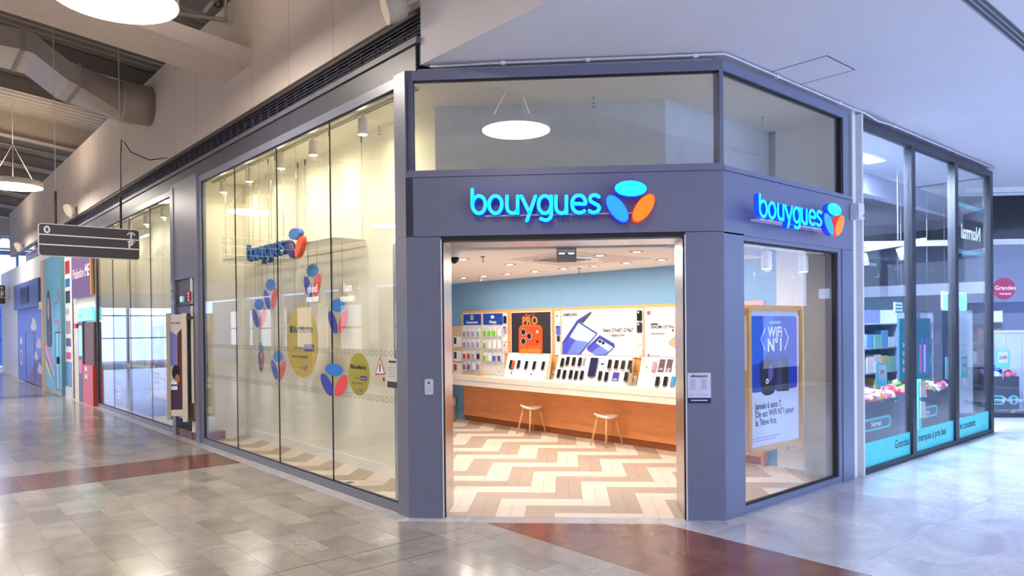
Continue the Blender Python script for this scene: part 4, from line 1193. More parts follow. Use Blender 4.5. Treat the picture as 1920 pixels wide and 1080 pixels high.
for (x, y), mt, lab in (((40, 228), white_p, 'white phone case at the top of the column left of the foldable phone poster'), ((40, 355), M('case_blue', (84, 104, 200), 0.4), 'blue phone case second down beside the foldable phone poster'), ((42, 450), dark_p, 'small dark gadget third down beside the foldable phone poster'), ((42, 580), white_p, 'white watch box lowest beside the foldable phone poster'),
                        ((955, 190), blackg, 'glossy black phone case at the top of the right column'), ((955, 325), black_p, 'matt black phone case second down in the right column'), ((957, 455), M('case_box', (240, 234, 228), 0.4), 'white boxed accessory third down in the right column'), ((960, 585), MATS['case_cream'], 'cream boxed accessory lowest in the right column')):
    a, z = px(FB, *Z6(x, y), 0.06); h_ = 0.09 if 'gadget' in lab else 0.15
    case_item(a, z, 0.06 if 'gadget' in lab else 0.085, h_, mt, lab, hole='box' not in lab and 'gadget' not in lab)

# posters
or_body = M('orange_phone', (240, 96, 34), 0.35); or_lite = M('orange_phone_light', (255, 138, 58), 0.35); or_plate = M('orange_phone_plate', (226, 84, 36), 0.3)
t = lightbox('phone_poster', 'black poster of a giant orange phone with three lenses', 'poster', 2.905, 3.893, 1.325, 2.02, M('poster_charcoal', (54, 46, 54), 0.4))
P = lambda x, y: px(FB, *Z675(x, y), 0.056)
def poly(name, pts, mat, n, t, zf=P): part(name, MB().plate(FB, [zf(*p) for p in pts], n, n + 0.0012), mat, t)
def rr(x0, x1, y0, y1, r): return rrect(x0, x1, y0, y1, r, 6)
poly('phone_print', rr(897, 1195, 330, 760, 62), or_body, 0.056, t)
# cut to the poster's lower edge by a strip of the phone's own lower plate
poly('phone_edge', rr(905, 1187, 338, 610, 58), or_lite, 0.0575, t)
poly('camera_plate', rr(905, 1187, 345, 600, 58), or_plate, 0.059, t)
for x, y in ((957, 422), (1030, 475), (958, 538)):
    l = part('lens_print', MB().plate(FB, [P(*p) for p in ell(x, y, 33, 42)], 0.0605, 0.062), lgrey_p, t)
    part('lens_glass', MB().plate(FB, [P(*p) for p in ell(x, y, 27, 36)], 0.062, 0.063), black_p, l)
poly('flash_print', ell(1133, 418, 14, 19), white_p, 0.0605, t); poly('sensor_print', ell(1133, 543, 13, 18), black_p, 0.0605, t)
poly('lower_plate', rr(915, 1178, 632, 700, 30), or_lite, 0.0605, t)
a, b = P(888, 325), P(1195, 325)
txt(FB, (a[0]+b[0])/2, a[1], 0.057, 'PRO', 0.185, or_lite, t, align='CENTER', bold=0.006, sx=1.12)
a = P(1035, 222); txt(FB, a[0], a[1], 0.057, 'iPhone 17', 0.062, or_body, t, align='CENTER', bold=0.001)

t = lightbox('phone_poster', 'wide white poster of two blue folding phones', 'poster', 1.11, 2.628, 1.325, 2.022, M('poster_white', (234, 230, 236), 0.45, noise=0.01))
P6 = lambda x, y: px(FB, *Z6(x, y), 0.056)
f_edge = M('fold_edge', (66, 72, 160), 0.35); f_dark = M('fold_indigo', (82, 84, 208), 0.35); f_mid = M('fold_blue', (118, 140, 232), 0.35); f_lt = M('fold_mint', (186, 224, 232), 0.35); f_bk = M('fold_back', (72, 66, 76), 0.4)
poly('fold_cover', [(262, 235), (412, 148), (414, 165), (318, 280), (268, 250)], f_bk, 0.056, t, P6)
poly('fold_rim', [(258, 238), (405, 146), (416, 150), (320, 230), (270, 262)], f_edge, 0.057, t, P6)
poly('fold_side', [(88, 490), (255, 240), (275, 270), (170, 430), (88, 540)], f_edge, 0.058, t, P6)
poly('fold_frame', [(268, 252), (480, 385), (480, 400), (290, 628), (88, 628), (88, 520), (170, 425)], f_edge, 0.0575, t, P6)
poly('fold_screen', [(270, 272), (468, 398), (275, 626), (90, 626), (90, 525), (170, 432)], f_mid, 0.0590, t, P6)
poly('fold_glow', [(270, 272), (468, 398), (390, 490), (240, 466), (172, 430)], f_lt, 0.0603, t, P6)
poly('fold_shade', [(170, 432), (238, 466), (200, 520), (150, 610), (90, 622), (90, 530)], f_dark, 0.0603, t, P6)
poly('flip_frame', [(508, 410), (670, 505), (678, 545), (580, 636), (470, 636), (368, 585), (366, 545)], f_edge, 0.0575, t, P6)
poly('flip_cover', [(508, 450), (662, 548), (570, 632), (470, 632), (372, 580), (460, 495)], f_mid, 0.0590, t, P6)
poly('flip_glow', [(512, 452), (662, 548), (610, 594), (515, 530), (470, 500)], f_lt, 0.0603, t, P6)
poly('flip_shade', [(460, 497), (515, 530), (420, 600), (374, 578)], f_dark, 0.0603, t, P6)
for x, y in ((514, 480), (549, 498)): poly('lens_print', ell(x, y, 17, 17), black_p, 0.0616, t, P6)
a = P6(95, 197); b = P6(255, 197); txt(FB, a[0], a[1], 0.0555, 'SAMSUNG', (b[0]-a[0])*0.215, black_p, t, bold=0.0022)
a = P6(540, 372); txt(FB, a[0], a[1], 0.0555, 'Galaxy Z Fold7 | Z Flip7', 0.078, black_p, t, sx=0.78, bold=0.0016)
a = P6(630, 425); txt(FB, a[0], a[1], 0.0555, 'Galaxy AI', 0.062, dark_p, t, sx=0.95, bold=0.001)
poly('star_print', [(775, 390), (780, 404), (790, 409), (780, 414), (775, 428), (770, 414), (760, 409), (770, 404)], blue_p, 0.056, t, P6)
poly('small_print', [(785, 605), (883, 605), (883, 614), (785, 614)], lgrey_p, 0.056, t, P6)

t = lightbox('phone_poster', 'white poster with a cropped pink phone at the right of the display wall', 'poster', -0.6, 0.915, 1.325, 2.022, MATS['poster_white'])
pink = M('pink_phone', (240, 170, 150), 0.35); pink2 = M('pink_phone_dark', (196, 112, 104), 0.35)
poly('logo_print', rr(1038, 1078, 138, 182, 12), M('logo_orange', (236, 88, 50), 0.4), 0.056, t, P6)
poly('caption_pill', rr(1080, 1163, 277, 296, 8), dark_p, 0.056, t, P6)
a = P6(1080, 336); txt(FB, a[0], a[1], 0.0555, 'XIAOMI 15T Pro', 0.066, black_p, t, sx=0.88, bold=0.0016)
a = P6(1080, 402); txt(FB, a[0], a[1], 0.0555, 'Capturez plus loin', 0.04, black_p, t, sx=0.85, bold=0.0008)
poly('red_dot', ell(1330, 357, 13, 14), redd_p, 0.056, t, P6)
poly('phone_back', [(1380, 245), (1700, 245), (1700, 450), (1400, 380), (1356, 290)], pink2, 0.056, t, P6)
poly('phone_print', [(1400, 380), (1700, 300), (1700, 690), (1400, 590), (1285, 515), (1280, 480)], pink, 0.0575, t, P6)
poly('lens_print', ell(1385, 500, 28, 34), M('lens_brown', (90, 70, 70), 0.3), 0.059, t, P6)
poly('ring_mark', ell(1056, 636, 13, 16), M('mark_violet', (120, 110, 190), 0.4), 0.056, t, P6)
a = P6(1075, 645); txt(FB, a[0], a[1], 0.0555, 'Xiaomi HyperOS', 0.026, black_p, t)

# sloping phone displays
def sloped(y0, y1, lab, zt=1.315, cheeks=True):
    """white sloped stand between Y=y1 (left) and Y=y0 (right); returns thing and frame"""
    xb, zb, xt = 4.47, 0.902, 4.60
    vv = Vector((xt - xb, 0, zt - zb)); L = vv.length
    fr = Fr((xb, 0, zb), (0, -1, 0), vv, (-(zt - zb), 0, xt - xb))
    t = thing('phone_display', lab, 'display stand', (4.55, (y0+y1)/2, 0.902))
    part('sloped_panel', MB().fbox(fr, -y1, -y0, 0.0, L, -0.014, 0.0), white_p, t)
    for yy, nm in ((y0 - 0.018, 'cheek'), (y1, 'cheek')):
        part(nm, MB().prism([(xb - 0.002, yy, zb - 0.001), (xb + 0.10, yy, zb - 0.001), (xt + 0.05, yy, zt), (xt - 0.002, yy, zt)], (0, 0.018, 0)), MATS['cheek_wood'] if 'cheek_wood' in MATS else M('cheek_wood', (240, 220, 190), 0.5), t)
    part('front_lip', MB().box(xb - 0.012, xb + 0.01, y0, y1, zb - 0.001, zb + 0.02), white_p, t)
    return t, fr
PHM = [blackg, M('phone_orange', (226, 92, 50), 0.3), M('phone_navy', (40, 52, 104), 0.25), M('phone_blue', (52, 74, 150), 0.25), M('phone_indigo', (52, 50, 108), 0.25), M('phone_graphite', (64, 62, 68), 0.25), M('phone_rose', (196, 140, 150), 0.3)]
scr = M('phone_screen', (30, 28, 34), 0.08); scr_b = M('phone_screen_lit', (40, 120, 230), 0.2, emit=0.5, ergb=(40, 130, 240))
def phone(fr, u, v, lab, body=0, w=0.066, h=0.138, rot=0.0, screen=None, group='smartphones on the sloped displays'):
    a, b = px(fr, u, v, 0.03)
    f2 = Fr(fr.p(a, b, 0), fr.u * math.cos(rot) + fr.v * math.sin(rot), fr.v * math.cos(rot) - fr.u * math.sin(rot), fr.n)
    t = thing('smartphone', lab, 'phone', f2.p(0, -h/2, 0.0), group)
    part('stand', MB().fbox(f2, -0.018, 0.018, -h*0.36, h*0.2, 0.0, 0.026), lgrey_p, t)
    part('body', MB().plate(f2, rrect(-w/2, w/2, -h/2, h/2, 0.010, 3), 0.026, 0.034), PHM[body], t)
    part('screen', MB().plate(f2, rrect(-w/2+.004, w/2-.004, -h/2+.004, h/2-.004, 0.007, 2), 0.034, 0.0348), screen or scr, t)
    part('holder', MB().fbox(f2, -w*.35, w*.35, -h/2 - 0.02, -h/2 + 0.006, 0.0, 0.036), chrome, t)
def card(fr, u, v, w, h, lab, strip=None, nm='price_card', mat=None, lines=3):
    a, b = px(fr, u, v, 0.0)
    t = thing(nm, lab, 'card', fr.p(a, b - h/2, 0.0), 'cards on the displays')
    part('card', MB().fbox(fr, a - w/2, a + w/2, b - h/2, b + h/2, 0.001, 0.004), mat or white_p, t)
    if strip:
        for i, m_ in enumerate(strip): part('colour_bar', MB().fbox(fr, a - w*.3, a - w*.3 + w*(.25+.1*i), b + h*(.12-.1*i), b + h*(.19-.1*i), 0.004, 0.005), m_, t)
    for i in range(lines): part('text_line', MB().fbox(fr, a - w*.32, a + w*.3, b - h*(.22+.09*i), b - h*(.19+.09*i), 0.004, 0.005), grey_p if mat is None else white_p, t)
d1, fr1 = sloped(2.86, 3.895, 'white sloped display of five phones below the orange phone poster')
for i, (x, y, bd) in enumerate(((795, 825, 0), (893, 828, 2), (990, 838, 3), (1090, 842, 4), (1203, 845, 5))):
    u, v = Z675(x, y)
    phone(fr1, u, v, 'phone %s on the display below the orange phone poster' % ('with orange back, first', 'in navy, second', 'in blue, third', 'in indigo, fourth', 'in graphite, last')[i], bd)
    if i == 0: phone(fr1, u + 4.0, v + 1.0, 'orange phone half hidden behind the first phone below the orange poster', 1, screen=PHM[1])
for i, (x, m_) in enumerate(((803, dark_p), (845, lgrey_p), (890, lgrey_p), (935, lgrey_p), (970, lgrey_p), (1052, dark_p), (1100, lgrey_p), (1145, lgrey_p))):
    a, b = px(fr1, *Z675(x, 940 + (x-800)*0.06), 0)
    part('info_print', MB().fbox(fr1, a - 0.016, a + 0.016, b - 0.018, b + 0.018, 0.0, 0.001), m_, d1)
d2, fr2 = sloped(1.12, 2.63, 'wide white sloped display with two rows of phones below the folding phone poster')
row1 = ((85, 715), (145, 700), (213, 705), (282, 710), (617, 735), (692, 740), (767, 745), (845, 745))
nn = ('first', 'second', 'third', 'fourth', 'fifth', 'sixth', 'seventh', 'eighth')
for i, (x, y) in enumerate(row1): phone(fr2, *Z6(x, y), 'dark phone, %s from left in the upper row of the wide display' % nn[i])
row2 = ((45, 840), (108, 850), (180, 850), (240, 858), (305, 858), (510, 865), (580, 875), (803, 875))
for i, (x, y) in enumerate(row2): phone(fr2, *Z6(x, y), 'dark phone, %s from left in the lower row of the wide display' % nn[i])
phone(fr2, *Z6(430, 770), 'large blue framed demo phone in the middle of the wide display', 3, 0.155, 0.30, screen=M('demo_screen', (40, 40, 76), 0.1))
a, b = px(fr2, *Z6(425, 790), 0.0)
card(fr2, *Z6(335, 712), 0.06, 0.13, 'grey phone photo card beside the fourth phone in the upper row', mat=grey_p, nm='photo_card', lines=0)
card(fr2, *Z6(688, 880), 0.125, 0.135, 'blue printed info card in the lower row of the wide display', mat=M('card_blue', (52, 52, 150), 0.4), nm='info_card', lines=3)
t = thing('earbuds', 'pair of dark earbuds on a small stand in the wide display', 'earbuds', fr2.p(*px(fr2, *Z6(540, 760), 0)))
for dx in (-7, 9):
    a, b = px(fr2, *Z6(540 + dx, 728 + abs(dx)), 0.03)
    part('bud', MB().lathe(fr2.p(a, b, 0.03), fr2.n, [(0.004, 0), (0.014, 0.006), (0.014, 0.014), (0.006, 0.02)], 12), black_p, t)
    part('stem', MB().tube([fr2.p(a, b, 0.02), fr2.p(a, b - 0.06, 0.02)], 0.006, 6), lgrey_p, t)
d3, fr3 = sloped(-0.6, 0.905, 'white sloped display of phones and cards at the right of the counter')
phone(fr3, *Z6(1118, 760), 'rose phone in the upper row of the right display', 6, screen=PHM[6])
for i, (x, y) in enumerate(((1155, 930), (1245, 930))): phone(fr3, *Z6(x, y), 'dark phone, %s in the lower row of the right display' % nn[i], 5)
phone(fr3, *Z6(1330, 930), 'phone with bright blue screen in the lower row of the right display', 5, screen=scr_b)
EN = (green_p, yellow_p, M('label_orange', (240, 130, 30), 0.4), redd_p)
card(fr3, *Z6(1040, 755), 0.06, 0.15, 'white energy label card left of the rose phone', EN, 'energy_label', lines=2)
card(fr3, *Z6(1205, 755), 0.10, 0.19, 'dark photo card, first right of the rose phone', mat=M('card_dark', (92, 62, 76), 0.4), nm='photo_card', lines=2)
card(fr3, *Z6(1290, 755), 0.10, 0.19, 'dark photo card, second right of the rose phone', mat=MATS['card_dark'], nm='photo_card', lines=4)
card(fr3, *Z6(1370, 760), 0.07, 0.15, 'white energy label card at the right edge of the right display', EN, 'energy_label', lines=2)
card(fr3, *Z6(1060, 920), 0.13, 0.13, 'white price card in the lower row of the right display', None, lines=4)
# free-standing cards on the worktop between the displays
def stand_card(Y, u, v, lab):
    f_ = Fr((4.44, 0, 0), (0, -1, 0), (0.25, 0, 1), (-1, 0, 0.25)); a, b = px(f_, u, v)
    t = thing('energy_label', lab, 'card', f_.p(a, 0.90 / f_.v.z, 0), 'energy label cards on the worktop')
    z0 = 0.902 / f_.v.z
    part('card', MB().fbox(f_, a - 0.055, a + 0.055, z0, z0 + 0.24, 0, 0.006), white_p, t)
    for i, m_ in enumerate(EN): part('colour_bar', MB().fbox(f_, a - 0.04, a - 0.02 + 0.012*i, z0 + 0.13 - 0.022*i, z0 + 0.145 - 0.022*i, 0.006, 0.008), m_, t)
    for i in range(2): part('text_line', MB().fbox(f_, a - 0.04, a + 0.04, z0 + 0.03 + 0.02*i, z0 + 0.036 + 0.02*i, 0.006, 0.008), grey_p, t)
stand_card(0, 938, 690, 'white energy label card between the pegboards and the first phone display')
stand_card(0, 1040, 695, 'white energy label card between the first and the wide phone display')
stand_card(0, 1189, 706, 'white energy label card right of the wide phone display')
# small things on the worktop
t = thing('acrylic_riser', 'clear acrylic stand on a pale base at the left of the worktop', 'stand', (4.42, 4.75, 0.902))
part('base', MB().box(4.36, 4.50, 4.40, 4.98, 0.902, 0.925), wood_p, t)
part('acrylic_box', MB().box(4.40, 4.47, 4.62, 4.95, 0.925, 1.13), acryl, t)
t = thing('watch_stand', 'clear stand with a dark smartwatch right of the wide display', 'stand', (4.45, 1.0, 0.902))
part('stand', MB().box(4.42, 4.52, 0.955, 1.075, 0.902, 1.10), acryl, t)
part('watch', MB().lathe((4.44, 1.005, 1.16), (-1, 0, 0), [(0.03, 0), (0.03, 0.012)], 16), M('watch_brown', (96, 62, 58), 0.3), t)
part('strap', MB().box(4.442, 4.45, 0.99, 1.02, 1.10, 1.22), dark_p, t)

# ================================================================== STOOLS
def stool(x, y, label):
    t = thing('stool', label, 'stool', (x, y, 0), 'counter stools')
    o = []
    mb = MB(); n = 28; rings = []
    for rr_, zt in ((0.0, 0), (0.5, 0), (0.85, 0), (1.0, 0)):
        rings.append(rr_)
    def sz(u, v): return 0.452 + 0.045 * (u * 0.9) ** 2 * (1 if u < 0 else 0.55) - 0.012 * v * v
    top = []
    k = len(mb.v)
    ca, sa = math.cos(0.62), math.sin(0.62)          # saddle turned towards the counter
    def P_(u, v, dz):
        a, b = u * 0.185, v * 0.165
        return Vector((x + a * ca + b * sa, y - a * sa + b * ca, sz(u, v) + dz))
    for lev, dz in ((0, 0.0), (1, -0.028)):
        mb.v.append(P_(0, 0, dz))
        for r_ in (0.35, 0.7, 0.94, 1.0):
            for i in range(n):
                an = 2*math.pi*i/n; q = r_ if lev == 0 or r_ < 1 else 0.97
                mb.v.append(P_(q*math.cos(an), q*math.sin(an)*(1 - 0.10*math.cos(an)), dz))
    S = 1 + 4*n
    for lev in (0, 1):
        b0 = lev * S
        for i in range(n):
            j = (i+1) % n
            f_ = (b0, b0+1+i, b0+1+j); mb.face(f_ if lev == 0 else f_[::-1], True)
            for r_ in range(3):
                f_ = (b0+1+r_*n+i, b0+1+(r_+1)*n+i, b0+1+(r_+1)*n+j, b0+1+r_*n+j); mb.face(f_ if lev == 0 else f_[::-1], True)
    for i in range(n):
        j = (i+1) % n; a = 1 + 3*n
        mb.face((a+i, S+a+i, S+a+j, a+j), True)
    part('seat', mb, M('stool_seat', (236, 224, 208), 0.4) if 'stool_seat' not in MATS else MATS['stool_seat'], t)
    for dx, dy in ((-1, -1), (1, -1), (1, 1), (-1, 1)):
        top_ = Vector((x + dx*0.095, y + dy*0.085, 0.435)); bot = Vector((x + dx*0.185, y + dy*0.15, 0.0))
        part('leg', MB().tube([bot, top_], [0.011, 0.017], 10), wood_l, t)
        part('leg_socket', MB().tube([top_ - (top_-bot).normalized()*0.02, top_ + Vector((0, 0, 0.015))], 0.022, 10), MATS['stool_seat'], t)
stool(4.385, 3.09, 'pale saddle stool with wooden legs, the one further from the entrance')
stool(4.37, 1.42, 'pale saddle stool with wooden legs, the one nearer the entrance')
# small table at the far left inside
t = thing('side_table', 'small white table with wooden top glimpsed at the left of the doorway', 'table', (4.45, 5.72, 0))
part('top', MB().box(4.25, 4.68, 5.56, 5.95, 0.40, 0.42), wood_o, t)
part('body', MB().box(4.27, 4.66, 5.58, 5.93, 0.26, 0.40), white, t)
for dx in (4.28, 4.62):
    for dy in (5.59, 5.89): part('leg', MB().box(dx, dx+0.03, dy, dy+0.03, 0, 0.26), wood_l, t)

# ================================================================== SHOP CEILING
perf = M('perforated_tile', (222, 210, 200), 0.8, noise=0.02)
nt = perf.node_tree; b_ = nt.nodes['Principled BSDF']
vo = nt.nodes.new('ShaderNodeTexVoronoi'); vo.inputs['Scale'].default_value = 26; vo.inputs['Randomness'].default_value = 0.0
ge = nt.nodes.new('ShaderNodeNewGeometry'); nt.links.new(ge.outputs['Position'], vo.inputs['Vector'])
lt = nt.nodes.new('ShaderNodeMath'); lt.operation = 'LESS_THAN'; lt.inputs[1].default_value = 0.26; nt.links.new(vo.outputs['Distance'], lt.inputs[0])
mx = nt.nodes.new('ShaderNodeMix'); mx.data_type = 'RGBA'; mx.inputs['A'].default_value = (*lin((226, 214, 204)), 1); mx.inputs['B'].default_value = (*lin((140, 116, 100)), 1)
nt.links.new(lt.outputs[0], mx.inputs['Factor']); nt.links.new(mx.outputs['Result'], b_.inputs['Base Color'])
Zc = lambda x, y: at(830 + x/3.857, 440 + y/3.857, z=2.624)
cc = Zc(890, 178)
corners = [Zc(460, 178), Zc(890, 112), Zc(1560, 172), Zc(890, 235)]
for i in range(4):
    a, b = corners[i], corners[(i+1) % 4]
    for q in range(2):                      # two perforated triangles on each side of the cassette
        m0 = a.lerp(b, 0.5)
        tri = [(a.lerp(cc, 0.06), m0.lerp(cc, 0.08), cc.lerp(a, 0.32)), (b.lerp(cc, 0.06), m0.lerp(cc, 0.08), cc.lerp(b, 0.32))][q]
        part('perforated_tile', MB().prism([(p.x, p.y, 2.622) for p in tri], (0, 0, 0.003)), perf, ic)
t = thing('ceiling_cassette', 'square air conditioning cassette flush in the shop ceiling', 'air conditioner', (2.65, 0.6, 2.60))
cs = [at(830 + x/3.857, 440 + y/3.857, z=2.62) for x, y in ((690, 178), (830, 165), (1120, 175), (900, 192))]
cx, cy = 2.62, 0.56
part('panel', MB().box(cx - 0.33, cx + 0.33, cy - 0.33, cy + 0.33, 2.603, 2.625), whitem, t)
part('intake_grille', MB().box(cx - 0.2, cx + 0.2, cy - 0.2, cy + 0.2, 2.598, 2.603), dark_p, t)
for s_ in (-1, 1): part('louvre', MB().box(cx + s_*0.27 - 0.025, cx + s_*0.27 + 0.025, cy - 0.22, cy + 0.22, 2.599, 2.603), grey_p, t); part('louvre', MB().box(cx - 0.22, cx + 0.22, cy + s_*0.27 - 0.025, cy + s_*0.27 + 0.025, 2.599, 2.603), grey_p, t)
t = thing('air_curtain_box', 'brushed metal sensor box with two lights hung behind the door head', 'device', (1.75, -0.05, 2.45))
fo = at(1062, 465, z=2.622); fbx = Fr((fo.x, fo.y, 0), (1, -1, 0), ZUP, (-1, -1, 0))
part('housing', MB().fbox(fbx, -0.105, 0.105, 2.47, 2.625, -0.08, 0.0), steel, t)
part('face_plate', MB().fbox(fbx, -0.095, 0.095, 2.575, 2.61, 0.0, 0.006), lgrey_p, t)
for s_ in (-0.05, 0.05): part('indicator', MB().fbox(fbx, s_ - 0.03, s_ + 0.03, 2.558, 2.568, 0.0, 0.006), M('indicator_light', (220, 235, 255), 0.3, emit=3, ergb=(210, 230, 255)), t)
def downlight(x, y, label, watts=DOWN_W, power=True):
    t = thing('downlight', label, 'downlight', (x, y, 2.60), 'recessed downlights in the shop ceiling')
    part('trim_ring', MB().ring(Fr((x, y, 2.624), (1, 0, 0), (0, -1, 0), (0, 0, -1)), ell(0, 0, 0.085, 0.085, 0, 24), ell(0, 0, 0.042, 0.042, 0, 24), 0, 0.006), M('trim_ring_paint', (206, 184, 164), 0.6) if 'trim_ring_paint' not in MATS else MATS['trim_ring_paint'], t)
    part('lens', MB().lathe((x, y, 2.616), (0, 0, 1), [(0.04, 0), (0.04, 0.004)], 20), downglow, t)
    areal('glow', (x, y, 2.612), (0, 0, -1), watts, (255, 242, 226), t, 0.12)
for i, yv in enumerate((4.14, 3.58, 2.98, 2.33, 1.72, 1.11, 0.53, -0.05)):
    downlight(3.8, yv, 'recessed ceiling downlight in the row along the counter, %s from the left' % nn[i], 4.8)
for x, y, lab in ((1.67, 1.33, 'bright recessed downlight just inside the door at the left'), (2.66, 1.6, 'recessed downlight left of the ceiling cassette'), (2.72, 0.03, 'recessed downlight right of the ceiling cassette'), (2.6, 3.2, 'recessed downlight deep inside left of the doorway view'), (2.75, -0.5, 'recessed downlight hidden behind the right door pillar')):
    downlight(x, y, lab)
for u, v, lab in ((905, 481, 'ceiling sprinkler left of the cassette inside the shop'), (1086, 503, 'ceiling sprinkler among the counter downlights'), (901, 518, 'ceiling sprinkler at the far left of the downlight row')):
    p = at(u, v, z=2.625); sprinkler(Vector((p.x, p.y, 2.625)), lab)
p = at(852, 476, z=2.6)
t = thing('dome_camera', 'white dome security camera behind the left door jamb', 'camera', p)
part('mount', MB().lathe((p.x, p.y, 2.56), (0, 0, 1), [(0.06, 0), (0.07, 0.03), (0.07, 0.065)], 20), white, t)
part('dome', MB().lathe((p.x, p.y, 2.49), (0, 0, 1), [(0.01, 0), (0.035, 0.015), (0.05, 0.045), (0.05, 0.07)], 20), blackg, t)

# ================================================================== RIGHT WINDOW CONTENTS
frq = Fr((0, -1.75, 0), (1, 0, 0), ZUP, (0, -1, 0))
wifi_poster('framed_poster', 'large wood framed blue poster behind the right window', frq, 2.955, 4.075, 0.45, 1.985, 0.055)
tk3 = thing('track_rail', 'short white ceiling track inside the right window', 'track', (3.5, -1.9, 2.55))
part('rail', MB().box(2.65, 4.30, -1.92, -1.88, 2.565, 2.595), whitem, tk3)
struct('ceiling_window', MB().prism([(2.4, -1.70, 2.595), (4.7, -1.70, 2.595), (4.7, -1.98, 2.595), (2.4, -1.98, 2.595)], (0, 0, 0.02)), white)
for i, xv in enumerate((3.10, 3.86)):
    track_spot((xv, -1.90, 2.44), 'cylindrical spotlight inside the right window, %s' % ('nearer the door', 'further from the door')[i], 0.6, (255, 246, 232), (0, 0.35, -1), 'track spotlights in the right window', 2.57)
t = thing('wall_sensor', 'small white alarm sensor high on the blue wall behind the right window', 'sensor', (4.70, -0.85, 2.1))
c = px(FB, 1440, 495, 0.03)
part('body', MB().plate(FB, rrect(c[0]-.035, c[0]+.035, c[1]-.10, c[1]+.10, 0.02), 0.0, 0.05), white, t)
part('window', MB().plate(FB, rrect(c[0]-.02, c[0]+.02, c[1]-.06, c[1]-.01, 0.01), 0.05, 0.053), lgrey_p, t)
t = thing('wall_socket', 'white wall socket low on the cream wall behind the right window', 'socket', (4.70, -1.25, 0.4))
c = px(FB, 1476, 840, 0.02)
part('plate', MB().fbox(FB, c[0]-.05, c[0]+.05, c[1]-.04, c[1]+.04, 0.0, 0.012), white, t)
part('outlet', MB().fbox(FB, c[0]-.03, c[0]+.03, c[1]-.025, c[1]+.025, 0.012, 0.015), lgrey_p, t)
t = thing('safety_notices', 'stack of white safety notices on the cream wall behind the right window', 'notice', (4.70, -1.4, 1.3))
for i, (v, h_) in enumerate(((617, 20), (645, 20), (686, 18))):
    a, b = px(FB, 1497, v + h_/2, 0.01), px(FB, 1508, v - h_/2, 0.01)
    c = part('notice', MB().fbox(FB, a[0], b[0], a[1], b[1], 0.0, 0.005), white_p, t)
    part('symbol', MB().fbox(FB, a[0]+.02, b[0]-.02, a[1]+.03, a[1]+.07, 0.005, 0.007), (green_p, green_p, redd_p)[i], c)

# ================================================================== ON THE DOOR FACADE
t = thing('opening_hours_notice', 'white opening hours notice on the right door pillar', 'notice', FF.p(2.69, 1.1))
a, b = px(FF, 1289.5, 756), px(FF, 1332.5, 699)
part('sheet', MB().fbox(FF, a[0], b[0], a[1], b[1], 0.0, 0.004), M('notice_lilac', (226, 224, 240), 0.4), t)
part('footer', MB().fbox(FF, a[0], b[0], a[1], a[1] + 0.05, 0.004, 0.005), navy, t)
txt(FF, (a[0]+b[0])/2, b[1] - 0.04, 0.004, '«Bonjour»', 0.036, navy, t, align='CENTER', bold=0.0008)
for i in range(7):
    for q in (0.02, 0.12): part('hours_line', MB().fbox(FF, a[0]+q, a[0]+q+0.05, b[1]-.065-i*.014, b[1]-.060-i*.014, 0.004, 0.005), grey_p, t)
part('icon_block', MB().fbox(FF, a[0]+.02, a[0]+.045, a[1]+.065, a[1]+.09, 0.004, 0.005), lgrey_p, t)
part('note_line', MB().fbox(FF, a[0]+.08, b[0]-.02, a[1]+.07, a[1]+.085, 0.004, 0.005), lgrey_p, t)
part('footer_line', MB().fbox(FF, a[0]+.03, b[0]-.03, a[1]+.022, a[1]+.030, 0.005, 0.006), white_p, t)
t = thing('key_switch', 'small white key switch plate on the left door pillar', 'switch', FF.p(0.2, 1.16))
a, b = px(FF, 797, 740), px(FF, 812.5, 710.5)
part('plate', MB().plate(FF, rrect(a[0], b[0], a[1], b[1], 0.015), 0.0, 0.018), M('switch_plate', (214, 216, 224), 0.4), t)
part('keyhole', MB().plate(FF, ell((a[0]+b[0])/2, b[1]-.035, 0.01, 0.01, 0, 14), 0.018, 0.020), black, t)
part('button', MB().plate(FF, ell((a[0]+b[0])/2, a[1]+.04, 0.016, 0.016, 0, 18), 0.018, 0.024), lgrey_p, t)
t = thing('alarm_box', 'white alarm siren box with red lamp at the right end of the header', 'alarm', FRI.p(2.6, 2.99))
part('box', MB().fbox(FRI, 2.555, 2.70, 2.965, 3.145, 0.005, 0.10), M('alarm_plastic', (224, 224, 232), 0.4), t)
part('red_lamp', MB().plate(FRI, ell(2.685, 3.01, 0.014, 0.014, 0, 14), 0.10, 0.105), redd_p, t)
part('conduit_stub', MB().tube([FRI.p(2.70, 3.07, 0.06), FRI.p(2.76, 3.06, 0.10)], 0.008, 8), chrome, t)
part('stub_ring', MB().lathe(FRI.p(2.76, 3.06, 0.10), (1, 0, 0), [(0.014, 0), (0.014, 0.01)], 12), chrome, t)
# cable along the top of the shopfront
t = thing('ceiling_cable', 'thin white cable clipped along the top edge of the shopfront', 'cable', (2, -2, 4.2))
path = [FF.p(0.25, 4.212, 0.03), FF.p(0.9, 4.222, 0.035), FF.p(1.6, 4.225, 0.035), FF.p(2.3, 4.226, 0.035), FF.p(2.93, 4.228, 0.04), FRI.p(0.03, 4.228, 0.04), FRI.p(1.3, 4.226, 0.035), FRI.p(2.6, 4.22, 0.035), FRI.p(2.85, 4.22, 0.05), FRI.p(3.2, 4.19, 0.05), FRI.p(3.6, 4.215, 0.045), FRI.p(7.6, 4.215, 0.04)]
part('sheath', MB().tube(path, 0.010, 8), whitem, t)
for q in (0.93, 1.71, 2.68): part('clip', MB().fbox(FF, q - .02, q + .02, 4.205, 4.235, 0.02, 0.05), white, t)
for q in (0.9, 2.25, 3.75, 5.6): part('clip', MB().fbox(FRI, q - .02, q + .02, 4.205, 4.235, 0.02, 0.05), white, t)
